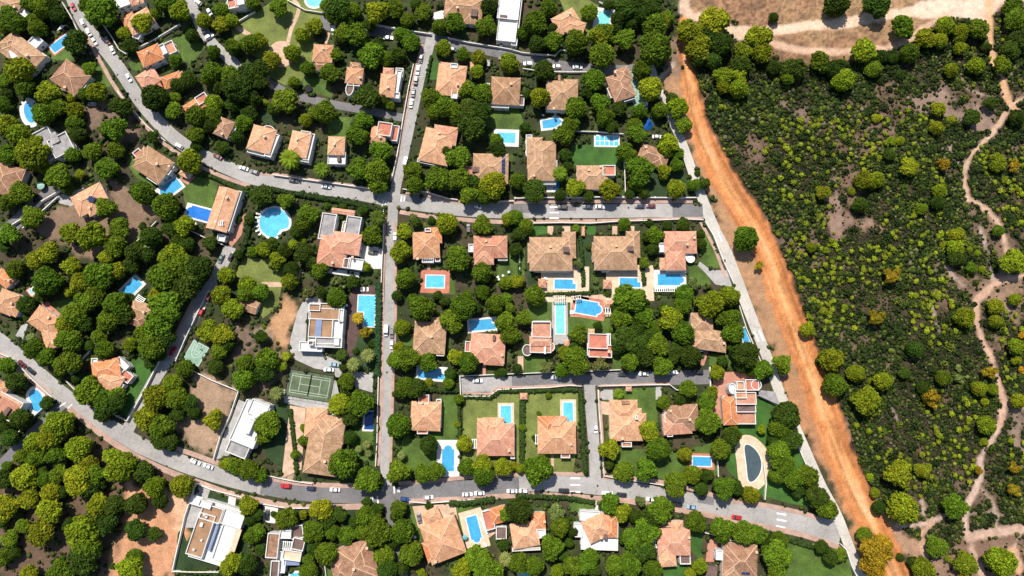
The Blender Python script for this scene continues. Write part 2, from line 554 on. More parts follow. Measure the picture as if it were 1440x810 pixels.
LAWNS = [
    ('lawn_dry', '', "322,30 350,24 400,-10 462,-10 458,28 440,46 446,70 430,112 400,120 378,108 366,84 330,62"),
    ('lawn_dry', '', "785,-5 815,-8 842,8 838,46 822,52 806,42"),
    ('lawn_vivid', '', "805,204 872,204 874,234 800,234"),
    ('lawn', '', "990,322 1000,330 1013,378 986,372 984,340"),
    ('lawn', '', "252,246 308,252 298,296 262,294"),
    ('lawn_dry', '', "338,362 398,366 402,402 352,408 332,388"),
    ('lawn_vivid', '', "188,502 224,505 186,590 162,572 166,520"),
    ('lawn', '', "68,426 110,418 112,448 80,452"),
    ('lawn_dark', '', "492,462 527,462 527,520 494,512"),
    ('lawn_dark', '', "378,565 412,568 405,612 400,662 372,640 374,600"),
    ('lawn', '', "620,556 644,556 644,640 602,668 560,660 566,615 600,618"),
    ('lawn_dry', '', "652,556 700,550 730,550 730,666 650,668"),
    ('lawn_dry', '', "740,551 812,549 814,600 806,668 736,668"),
    ('lawn', '', "858,548 922,545 926,612 852,622"),
    ('lawn', '', "798,446 858,446 858,469 798,470"),
    ('lawn', '', "742,424 776,424 774,452 742,452"),
    ('lawn', '', "735,500 775,503 775,525 735,526"),
    ('lawn_vivid', '', "1060,562 1082,556 1100,574 1128,640 1150,690 1158,716 1110,708 1052,690 1022,660 1024,600"),
    ('lawn', '', "1102,764 1190,774 1199,812 1098,812"),
    ('lawn', '', "850,630 902,632 960,634 1012,620 1010,668 960,676 880,668"),
    ('lawn', '', "800,700 840,702 838,718 802,722"),
    ('lawn_vivid', '', "964,728 990,732 986,790 968,770"),
    ('lawn_vivid', '', "930,792 970,795 970,812 928,812"),
    ('lawn', '', "638,704 672,712 662,738 680,770 650,770 640,740"),
    ('lawn', '', "575,712 590,712 594,760 586,765"),
    ('lawn_dark', '', "480,715 500,715 500,745 482,745"),
    ('lawn', '', "460,770 480,770 485,810 456,810"),
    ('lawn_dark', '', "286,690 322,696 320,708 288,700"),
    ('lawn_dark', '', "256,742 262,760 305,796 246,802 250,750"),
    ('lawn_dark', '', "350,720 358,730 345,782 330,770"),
    ('lawn_vivid', '', "608,86 622,88 615,112 603,112"),
    ('lawn', '', "686,150 728,150 740,180 722,192 684,178"),
    ('lawn', '', "603,184 618,182 606,200 602,198"),
    ('lawn', '', "225,60 262,48 290,66 268,90 244,80"),
    ('lawn', '', "180,88 210,76 198,100 186,98"),
    ('lawn', '', "118,90 152,96 156,122 130,126"),
    ('lawn', '', "66,70 108,66 104,86 74,84"),
    ('lawn_dark', '', "488,60 520,66 516,88 500,88"),
    ('lawn', '', "424,110 462,106 468,138 428,128"),
    ('lawn', '', "460,166 496,164 495,190 462,196"),
    ('lawn_dark', '', "362,154 388,158 392,176 366,172"),
    ('lawn', '', "178,230 184,216 200,240 222,256 214,262 192,250"),
    ('lawn_vivid', '', "823,314 838,314 838,330 824,330"),
    ('lawn_vivid', '', "750,316 770,316 770,328 748,332 742,330"),
    ('lawn_dark', '', "738,338 744,338 756,400 742,402"),
    ('lawn_dark', '', "810,330 832,336 830,404 814,404"),
    ('lawn', '', "968,372 990,374 1000,400 970,404"),
    ('lawn', '', "700,352 738,352 738,402 698,402"),
    ('lawn', '', "565,468 582,470 582,488 562,484"),
    ('lawn', '', "860,452 880,450 888,520 862,520"),
    ('lawn', '', "995,498 1060,500 1062,518 998,516"),
    ('lawn_dark', '', "890,245 960,230 972,276 882,278"),
    ('lawn', '', "605,390 640,392 640,414 602,414"),
    ('lawn_dark', '', "560,318 615,316 585,330 562,330"),
    ('lawn_dry', '', "360,390 396,400 392,430 370,448 352,420"),
    ('lawn', '', "485,605 530,600 530,660 500,640"),
    ('lawn_dry', '', "200,320 230,330 205,372 180,350"),
    ('lawn_dark', '', "212,395 250,400 245,420 214,418"),
]
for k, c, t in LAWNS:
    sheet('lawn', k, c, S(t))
YARDS = [
    ('driveway', 'paving_white', '', "511,343 540,350 536,378 500,378 508,360"),
    ('driveway', 'paving_grey', '', "428,420 452,416 458,428 432,440 430,482 458,500 484,512 478,524 442,518 416,506 408,494 408,478 418,440"),
    ('patio', 'paving_grey', '', "398,548 478,530 486,512 470,522 478,560 474,585 400,566"),
    ('driveway', 'paving_grey', '', "336,562 346,566 322,640 300,648 320,600"),
    ('driveway', 'paving_grey', '', "280,682 296,688 276,742 256,742 262,726"),
    ('driveway', 'paving_white', '', "370,706 392,710 388,736 370,734"),
    ('driveway', 'paving_white', '', "322,696 332,698 330,716 320,714"),
    ('driveway', 'paving_tan', '', "580,712 640,708 644,730 600,742 588,742"),
    ('driveway', 'paving_red', '', "1000,524 1064,522 1062,545 1028,560 1010,600 998,580 1004,545"),
    ('patio', 'paving_dark', '', "496,404 530,402 530,415 505,470 490,520 484,516 486,440"),
    ('path', 'paving_tan', '', "770,318 778,318 778,330 770,330"),
    ('path', 'paving_tan', '', "791,318 802,318 802,328 791,328"),
    ('path', 'paving_tan', '', "861,318 868,318 868,330 861,330"),
    ('path', 'paving_tan', '', "884,318 892,318 892,327 884,327"),
    ('patio', 'paving_white', '', "914,380 964,378 964,406 914,407"),
    ('patio', 'paving_grey', '', "1000,380 1022,380 1030,404 1006,400 992,384 980,372 984,368"),
    ('patio', 'paving_grey', '', "776,416 798,416 799,482 776,486"),
    ('patio', 'paving_tan', '', "802,418 846,414 864,420 862,444 840,448 802,445"),
    ('patio', 'paving_tan', '', "844,564 862,566 858,584 846,582"),
    ('patio', 'paving_grey', '', "845,548 862,548 862,562 844,562"),
    ('path', 'paving_grey', '', "922,544 930,544 930,562 922,562"),
    ('path', 'paving_red', '', "580,470 600,472 600,476 580,474"),
    ('path', 'paving_red', '', "679,510 683,510 683,527 679,527"),
    ('path', 'paving_red', '', "785,100 788,100 788,113 785,113"),
    ('path', 'paving_white', '', "837,701 841,701 841,722 837,722"),
    ('path', 'paving_tan', '', "775,640 779,640 779,666 775,666"),
    ('path', 'paving_red', '', "601,370 605,370 605,382 601,382"),
    ('path', 'paving_red', '', "990,494 996,494 990,514 984,514"),
    ('patio', 'paving_tan', '', "650,730 692,714 696,750 664,774"),
    ('path', 'paving_red', '', "996,758 1010,760 1006,790 992,790"),
    ('patio', 'paving_red', '', "252,252 262,242 276,248 264,260"),
    ('path', 'paving_grey', '', "78,276 118,264 112,284 100,290 84,286"),
    ('driveway', 'paving_red', '', "330,312 346,300 340,330 326,348 318,336"),
    ('patio', 'paving_red', '', "36,442 66,424 86,442 60,460"),
    ('path', 'paving_tan', '', "408,570 430,574 424,660 396,672 402,620"),
    ('driveway', 'paving_grey', '', "704,56 728,58 726,74 702,72"),
    ('patio', 'paving_white', '', "610,18 624,14 624,26 608,28"),
    ('patio', 'paving_grey', '', "30,458 40,454 32,478 22,472"),
    ('path', 'paving_grey', '', "496,522 525,524 524,552 500,545"),
    ('path', 'paving_tan', '', "728,501 736,501 736,523 728,523"),
]
for nm, k, c, t in YARDS:
    sheet(nm, k, c, S(t), z=.04 + .0004 * SHEET_N[0], val=1)
ring = lambda cx, cy, r, n=28, ry=None: [(cx + r * math.cos(2 * math.pi * i / n), cy + (ry or r) * math.sin(2 * math.pi * i / n)) for i in range(n)]
sheet('patio', 'paving_tan', '', ring(396, 76, 18.5), z=.075, val=1)
for w, t in [(1.8, "405,60 410,40 418,22 420,8 412,0"), (1.8, "384,92 378,104 376,116 384,124"), (2.2, "332,38 352,50 362,58"), (1.2, "458,62 463,46"), (2.2, "368,400 410,398 425,380")]:
    ribbon('path', S(t), w, .07, 'paving_tan')

# ---------------------------------------------------------------- terrain: one sheet to the horizon, its soils by survey
def seg_dist(X, Y, line):
    d = np.full(X.shape, 1e9)
    for i in range(len(line) - 1):
        ax, ay, bx, by = *line[i], *line[i + 1]
        dx, dy = bx - ax, by - ay
        t = np.clip(((X - ax) * dx + (Y - ay) * dy) / (dx * dx + dy * dy + 1e-9), 0, 1)
        d = np.minimum(d, np.hypot(X - ax - t * dx, Y - ay - t * dy))
    return d

def vnoise(X, Y, scale, seed):
    r = np.random.RandomState(seed)
    g = r.rand(256, 256)
    x, y = X / scale + 500, Y / scale + 500
    xi, yi = np.floor(x).astype(int), np.floor(y).astype(int)
    fx, fy = x - xi, y - yi
    fx, fy = fx * fx * (3 - 2 * fx), fy * fy * (3 - 2 * fy)
    q = lambda a, b: g[(yi + b) % 256, (xi + a) % 256]
    return (q(0, 0) * (1 - fx) + q(1, 0) * fx) * (1 - fy) + (q(0, 1) * (1 - fx) + q(1, 1) * fx) * fy

def fbm(X, Y, scale, seed):
    return (vnoise(X, Y, scale, seed) + .5 * vnoise(X, Y, scale / 2, seed + 1) + .25 * vnoise(X, Y, scale / 4, seed + 2)) / 1.75

STEP = .8
gx = np.arange(-285, 285 + .1, STEP); gy = np.arange(-105, 225 + .1, STEP)
TX, TY = np.meshgrid(gx, gy)
n1, n2, n3 = fbm(TX, TY, 22, 1), fbm(TX, TY, 5, 5), fbm(TX, TY, 1.8, 9)
def gp(t):
    return [(p.x, p.y) for p in (Pw(*q) for q in S(t))]
def lerp(C, col, w):
    w = np.clip(w, 0, 1)[..., None]
    return C * (1 - w) + np.array(col) * w
def polyw(t, soft=2.0):
    g = gp(t)
    d = seg_dist(TX, TY, g + [g[0]])
    s = np.where(inside(g, TX, TY), d, -d) + (n2 - .5) * 7 + (n3 - .5) * 3
    return np.clip(s / soft + .5, 0, 1)
def linew(t, half, soft=1.2, jit=2.0):
    d = seg_dist(TX, TY, [tuple(p) for p in catmull(gp(t), 4)])
    return np.clip((half - d + (n2 - .5) * jit * 1.6 + (n3 - .5) * jit) / soft + .5, 0, 1)

C = np.zeros(TX.shape + (3,)) + np.array((.030, .038, .014))
C = lerp(C, (.065, .048, .030), (n1 - .42) * 3)                       # patches of bare soil in the gardens
C = lerp(C, (.05, .075, .018), (n2 - .55) * 4)
ESTATE_EAST = "966,-30 962,60 968,110 985,160 1000,203 1030,260 1062,330 1090,400 1118,470 1150,545 1180,620 1215,690 1250,740 1300,830"
# scrub floor east of the track
scrub = gp("955,-40 962,60 968,110 985,160 1000,203 1030,260 1062,330 1090,400 1118,470 1150,545 1180,620 1215,690 1262,760 1310,860 1600,900 1600,-60")
in_scrub = inside(scrub, TX, TY)
sf = np.zeros(C.shape) + np.array((.028, .022, .012))
sf = lerp(sf, (.075, .052, .032), (n2 - .5) * 3.4)
sf = lerp(sf, (.14, .09, .062), (n1 - .56) * 3.5 + (n2 - .5) * 1.6 + (n3 - .5))
C[in_scrub] = sf[in_scrub]
for t, col, w in [
    ("1190,300 1225,310 1240,322 1215,325 1190,322 1180,345 1165,330 1160,300 1172,270", (.27, .17, .125), .8),
    ("1285,140 1320,120 1345,150 1400,140 1400,190 1360,180 1330,165 1280,155", (.24, .165, .125), .75),
    ("1095,140 1110,150 1150,160 1190,170 1150,175 1110,165", (.19, .13, .10), .6),
    ("1340,400 1440,380 1440,470 1400,440 1390,420", (.25, .16, .11), .7),
    ("1410,570 1440,560 1440,640 1420,630", (.24, .17, .13), .8),
    ("1280,660 1400,640 1420,740 1300,745 1275,720", (.10, .066, .046), .45),
    ("1340,770 1360,755 1440,735 1440,830 1300,830 1310,790", (.22, .135, .095), .8),
    ("1240,480 1290,500 1280,530 1230,520", (.10, .07, .05), .4)]:
    C = lerp(C, col, polyw(t, 4) * w * (.6 + .8 * n2))
# dry grass field in the far corner
dry = polyw("958,-40 1500,-60 1420,10 1400,20 1330,24 1300,35 1265,65 1230,75 1190,88 1140,90 1100,85 1062,50 1030,30 1005,22 985,20 970,25", 3)
C = lerp(C, (.30, .165, .092), dry)
C = lerp(C, (.16, .09, .055), dry * np.clip((n2 - .42) * 4, 0, .8))
C = lerp(C, (.13, .085, .04), dry * np.clip((n3 - .6) * 5, 0, .7))
C = lerp(C, (.36, .23, .12), dry * np.clip((n1 - .5) * 5, 0, .6))
n4 = vnoise(TX, TY, .9, 91)
C *= (1 - dry * np.clip((n4 - .45) * 1.5, 0, .45))[..., None]
# brown and sandy plots in the estate
for t, col, w in [
    ("118,150 148,140 178,160 205,184 188,198 142,192 118,168", (.17, .115, .085), .9),
    ("150,250 190,275 220,300 182,352 152,362 108,362 84,344 38,330 62,300 88,292 160,286", (.20, .130, .090), .9),
    ("180,360 225,305 305,340 300,360 260,358 225,350 205,372", (.085, .06, .042), .8),
    ("275,525 335,548 320,595 300,640 262,628 250,600", (.33, .22, .15), .9),
    ("330,455 362,470 356,505 330,500", (.16, .11, .085), .9),
    ("398,410 424,421 408,460 407,488 388,490 380,462 392,436", (.40, .225, .12), .95),
    ("356,460 386,470 384,480 356,470", (.24, .18, .13), .8),
    ("368,545 390,500 396,515 378,556", (.19, .13, .10), .8),
    ("175,682 225,690 274,698 264,735 248,795 240,812 140,812 150,770 172,745 173,715", (.44, .225, .125), 1.0),
    ("-30,700 0,650 60,610 140,610 200,650 255,675 275,690 230,688 175,682 170,740 150,812 -30,812", (.115, .07, .048), .9),
    ("396,610 420,610 412,672 396,670", (.33, .24, .17), .9),
    ("926,104 955,85 966,120 985,170 1003,215 1030,270 1058,340 1090,410 1118,480 1135,540 1110,560 1090,505 1062,440 1040,390 1012,320 985,250 960,180", (.32, .182, .098), 1.0),
    ("1090,500 1135,540 1180,630 1215,700 1245,760 1235,830 1215,800 1185,715 1130,610 1100,540", (.34, .17, .085), 1.0),
    ("940,60 962,40 965,110 928,110", (.20, .13, .09), .9),
    ("1150,540 1170,580 1188,615 1205,660 1240,710 1265,740 1305,775 1290,800 1230,740 1180,640", (.33, .20, .13), .9)]:
    C = lerp(C, col, polyw(t, 2.5) * w * (.8 + .35 * n2))
C = lerp(C, (.55, .39, .26), polyw("220,690 260,690 272,712 252,740 240,720 236,700", 5) * .55)
# the orange track: soft deep-orange shoulders, a brighter middle, ruts and wash lines running along it
TRACK = "964,30 962,75 968,110 976,150 987,190 1003,226 1024,262 1050,305 1080,362 1097,406 1114,452 1131,498 1149,545 1166,600 1184,650 1208,704 1232,748 1252,790 1268,830"
def along_noise(t, fine, long_, seed):
    ln = [tuple(p) for p in catmull(gp(t), 4)]
    d = seg_dist(TX, TY, ln)
    side = np.where(TX > np.interp(TY, [q[1] for q in ln[::-1]], [q[0] for q in ln[::-1]]), 1, -1)
    return vnoise(d * side / fine, TY / long_, 1.0, seed)
TW = np.interp(TY, [Pw(1000, 230).y, Pw(985, 180).y, Pw(966, 100).y], [1, .78, .48])      # the track narrows towards its upper end
def trackw(half, soft, jit):
    d = seg_dist(TX, TY, [tuple(p) for p in catmull(gp(TRACK), 4)])
    return np.clip((half * TW - d + (n2 - .5) * jit * 1.6 + (n3 - .5) * jit) / soft + .5, 0, 1)
C = lerp(C, (.47, .172, .056), trackw(6.1, 1.8, 1.8) * .93)
C = lerp(C, (.60, .265, .098), trackw(2.7, 3.0, 1.6) * .9)
C = lerp(C, (.66, .39, .20), trackw(.5, 2.2, 1.4) * .5)
streak = along_noise(TRACK, 1.3, 22, 71) * .6 + along_noise(TRACK, .8, 9, 72) * .4
C *= (1 - (trackw(6, 2, 1) * np.clip((.52 - streak) * 1.6, 0, .42)))[..., None]
C = lerp(C, (.62, .40, .24), trackw(5.5, 2, 1) * np.clip((streak - .60) * 2.2, 0, .5))
C = lerp(C, (.31, .12, .045), linew("961,80 970,125 982,170 1000,212 1028,262 1058,318 1088,392", .7, 1.6, 1.2) * .5)
C = lerp(C, (.28, .12, .05), linew("1090,420 1112,480 1130,540 1146,600 1170,660 1200,715", .6, 1.6, 1.2) * .45)
# pale paths
PATHS = [("1030,42 1060,44 1100,42 1140,36 1190,32 1240,22 1300,14 1360,5 1440,-5", 3.2, (.72, .52, .38)),
    ("1300,14 1340,12 1380,16 1395,-5", 6.5, (.72, .54, .42)),
    ("1040,50 1080,58 1110,68 1150,72 1200,71 1250,66 1280,55 1310,32 1330,22", 2.2, (.60, .40, .28)),
    ("968,-20 962,15 975,24 1000,24 1040,50", 3.0, (.64, .46, .34)),
    ("1392,-10 1390,40 1394,70 1402,95 1412,120 1420,145 1440,165", 2.6, (.62, .37, .21)),
    ("1440,140 1420,148 1405,175 1382,200 1368,215 1358,232 1357,262 1362,280 1380,288 1400,308 1412,335 1416,352 1424,362", 1.5, (.55, .37, .26)),
    ("1440,388 1415,393 1392,405 1373,425 1372,445 1380,475 1392,500 1402,530 1410,565 1410,590 1400,608", 1.7, (.55, .35, .25)),
    ("1403,606 1388,630 1378,645 1378,672 1370,692 1360,712 1356,730 1362,755", 1.6, (.54, .39, .31)),
    ("1352,110 1360,124 1385,134 1400,142", .8, (.36, .26, .2)),
    ("1262,740 1292,738 1310,732 1332,725", 1.4, (.5, .36, .28)),
    ("1310,735 1296,752 1298,772 1302,790", 1.6, (.5, .32, .22)),
    ("1298,726 1299,712 1296,705", .7, (.4, .3, .24)),
    ("1382,690 1396,705 1400,725 1400,745", .8, (.38, .27, .21)),
    ("1366,722 1390,720 1412,728", .6, (.33, .24, .19)),
    ("1360,755 1400,748 1450,742", 2.6, (.50, .34, .26)),
    ("1365,770 1380,800 1385,820", 1.6, (.5, .33, .25)),
    ("1425,775 1432,800", 3, (.56, .31, .18)),
    ("1378,320 1385,345 1392,370 1395,392", .8, (.42, .33, .28)),
    ("1332,375 1340,390 1355,402", 1.0, (.36, .26, .21)),
    ("1310,430 1316,450 1322,470", .8, (.36, .28, .24)),
    ("1244,565 1256,578 1262,590", .7, (.34, .26, .22)),
    ("1336,205 1338,225 1358,232", .8, (.36, .27, .22)),
    ("1172,250 1178,285 1180,310 1172,330", 1.2, (.26, .18, .14)),
    ("948,88 930,108 905,118", 1.6, (.45, .35, .27)),
    ("1440,800 1426,770 1440,745", .7, (.5, .36, .26)),
    ("182,680 188,700 185,730", 1.6, (.58, .34, .2))]
for t, h, col in PATHS:
    C = lerp(C, np.array(col) * .84, linew(t, h * .74, 1.3, 1.0) * .9)
C *= (.82 + .36 * n3)[..., None]
V = np.stack([TX, TY, np.zeros_like(TX)], -1).reshape(-1, 3)
ny, nx = TX.shape
I = np.arange(ny * nx).reshape(ny, nx)
F = np.stack([I[:-1, :-1], I[:-1, 1:], I[1:, 1:], I[1:, :-1]], -1).reshape(-1, 4)
# skirt to the horizon
corner = np.array([[-285, -105], [gx[-1], -105], [gx[-1], gy[-1]], [-285, gy[-1]]])
far = np.array([[-3500, -3500], [3500, -3500], [3500, 3500], [-3500, 3500]])
V2 = np.concatenate([V, np.c_[corner, np.zeros(4)], np.c_[far, np.zeros(4)]])
nb = len(V)
F2 = np.concatenate([F, [[nb + 4 + i, nb + 4 + (i + 1) % 4, nb + (i + 1) % 4, nb + i] for i in range(4)]])
tint = np.concatenate([C.reshape(-1, 3), np.tile([.05, .055, .02], (8, 1))])
m, nt, b = newmat('ground soils')
at = N(nt, 'ShaderNodeAttribute', attribute_name='tint')
pos = N(nt, 'ShaderNodeNewGeometry').outputs['Position']
c = mix(nt, at.outputs['Color'], ramp(nt, noise(nt, pos, 1.6, 5, .75), grey(.62, 1.36)), 1.0)
c = mix(nt, c, ramp(nt, noise(nt, pos, .3, 4, .7), grey(.82, 1.2)), 1.0)
nt.links.new(c, b.inputs['Base Color'])
b.inputs['Roughness'].default_value = .95
bp = N(nt, 'ShaderNodeBump'); bp.inputs['Strength'].default_value = .6; bp.inputs['Distance'].default_value = .25
nt.links.new(noise(nt, pos, .9, 5, .7), bp.inputs['Height']); nt.links.new(bp.outputs['Normal'], b.inputs['Normal'])
M['ground'] = m
tag(link('ground', np_mesh('ground', V2, F2, ['ground'], tint)), kind='structure')
BARE = (C.max(-1))          # reused when scattering scrub: pale floor stays open
def bare_at(x, y):
    i, j = int((x - gx[0]) / STEP), int((y - gy[0]) / STEP)
    return BARE[j, i] if 0 <= i < nx and 0 <= j < ny else 1.0
# ---------------------------------------------------------------- houses
PITCH = .40

def hip_roof(mb, rb, w, h, z, cx, cy, ang, key, gable=False, over=.0):
    """Hip (or gable) roof over a w x h rectangle; ridge along the long side. rb collects ridge tiles. Returns ridge height."""
    if h > w:
        w, h, ang = h, w, ang + math.pi / 2
    rise = h / 2 * PITCH
    rl = w / 2 - (0 if gable else h / 2 * .92)
    c, s = math.cos(ang), math.sin(ang)
    T = lambda x, y, zz: (cx + c * x - s * y, cy + s * x + c * y, zz)
    A, B, Cc, D = T(-w / 2, -h / 2, z), T(w / 2, -h / 2, z), T(w / 2, h / 2, z), T(-w / 2, h / 2, z)
    R0, R1 = T(-rl, 0, z + rise), T(rl, 0, z + rise)
    sl = math.hypot(h / 2, rise)
    mb.face([A, B, R1, R0], key, [(0, 0), (w, 0), (w / 2 + rl, sl), (w / 2 - rl, sl)])
    mb.face([Cc, D, R0, R1], key, [(0, 0), (w, 0), (w / 2 + rl, sl), (w / 2 - rl, sl)])
    if gable:
        mb.face([B, Cc, R1], 'wall'); mb.face([D, A, R0], 'wall')
    else:
        mb.face([B, Cc, R1], key, [(0, 0), (h, 0), (h / 2, sl)])
        mb.face([D, A, R0], key, [(0, 0), (h, 0), (h / 2, sl)])
    lo = [(p[0], p[1], z - .22) for p in (A, B, Cc, D)]
    hi = [A, B, Cc, D]
    for i in range(4):
        j = (i + 1) % 4
        mb.face([lo[i], lo[j], hi[j], hi[i]], 'chim')
    mb.face(lo[::-1], 'chim')
    lift = lambda p: (p[0], p[1], p[2] + .05)
    segs = [(R0, R1)] if rl > .2 else []
    if not gable:
        segs += [(A, R0), (D, R0), (B, R1), (Cc, R1)]
    for p, q in segs:
        rb.tube([lift(p), lift(q)], [.17, .17], 'ridge', n=5)
    return rise

def roof_z(px, py, blk):
    w, h, cx, cy, ang, e = blk
    dx, dy = px - cx, py - cy
    c, s = math.cos(-ang), math.sin(-ang)
    lx, ly = c * dx - s * dy, s * dx + c * dy
    d = min(w / 2 - abs(lx), h / 2 - abs(ly))
    if d < 0: return None
    return e + d * PITCH

def window_mesh():
    mb = MB()
    mb.prism([(-.72, 0), (.72, 0), (.72, .07), (-.72, .07)], -.72, .72, 'whitemetal', bottom=True)
    mb.face([(-.6, .075, -.6), (-.6, .075, .6), (-.04, .075, .6), (-.04, .075, -.6)][::-1], 'glass')
    mb.face([(.04, .075, -.6), (.04, .075, .6), (.6, .075, .6), (.6, .075, -.6)][::-1], 'glass')
    mb.prism([(-.85, 0), (.85, 0), (.85, .16), (-.85, .16)], -.84, -.74, 'chim', bottom=True)
    return mb.mesh('window')
WIN = window_mesh()
def door_mesh():
    mb = MB()
    mb.prism([(-.6, 0), (.6, 0), (.6, .06), (-.6, .06)], 0, 2.2, 'whitemetal')
    mb.face([(-.5, .066, .02), (-.5, .066, 2.1), (.5, .066, 2.1), (.5, .066, .02)][::-1], 'doorwood')
    return mb.mesh('door')
DOOR = door_mesh()
LAND = []        # landmarks: (phrase, source x, source y)
HOUSE_RECTS = []

def flat_block(wall, name, root, loc, poly, e, floor, par=.75, thick=.32, wkey='wall'):
    """White block with a parapet; its terrace floor is a part of its own."""
    L = lambda p: (p[0] - loc.x, p[1] - loc.y)
    q = [L(p) for p in poly]
    k = len(q)
    if sum(q[i][0] * q[(i + 1) % k][1] - q[(i + 1) % k][0] * q[i][1] for i in range(k)) < 0:
        q = q[::-1]
    inner = []
    for i in range(k):
        a, b, c = Vector(q[i - 1]), Vector(q[i]), Vector(q[(i + 1) % k])
        t1, t2 = (b - a).normalized(), (c - b).normalized()
        nn = Vector((-t1.y - t2.y, t1.x + t2.x))
        nn = nn / max(.3, nn.length_squared / 2) if nn.length > 1e-6 else Vector((-t1.y, t1.x))
        inner.append((b.x + nn.x * thick, b.y + nn.y * thick))
    z1 = e + par
    for i in range(k):
        j = (i + 1) % k
        wall.face([(*q[i], 0), (*q[j], 0), (*q[j], z1), (*q[i], z1)], wkey)
        wall.face([(*q[i], z1), (*q[j], z1), (*inner[j], z1), (*inner[i], z1)], wkey)
        wall.face([(*inner[j], e), (*inner[i], e), (*inner[i], z1), (*inner[j], z1)], wkey)
    fb = MB()
    fb.face([(*p, e) for p in inner], floor)
    fb.build('terrace', root)

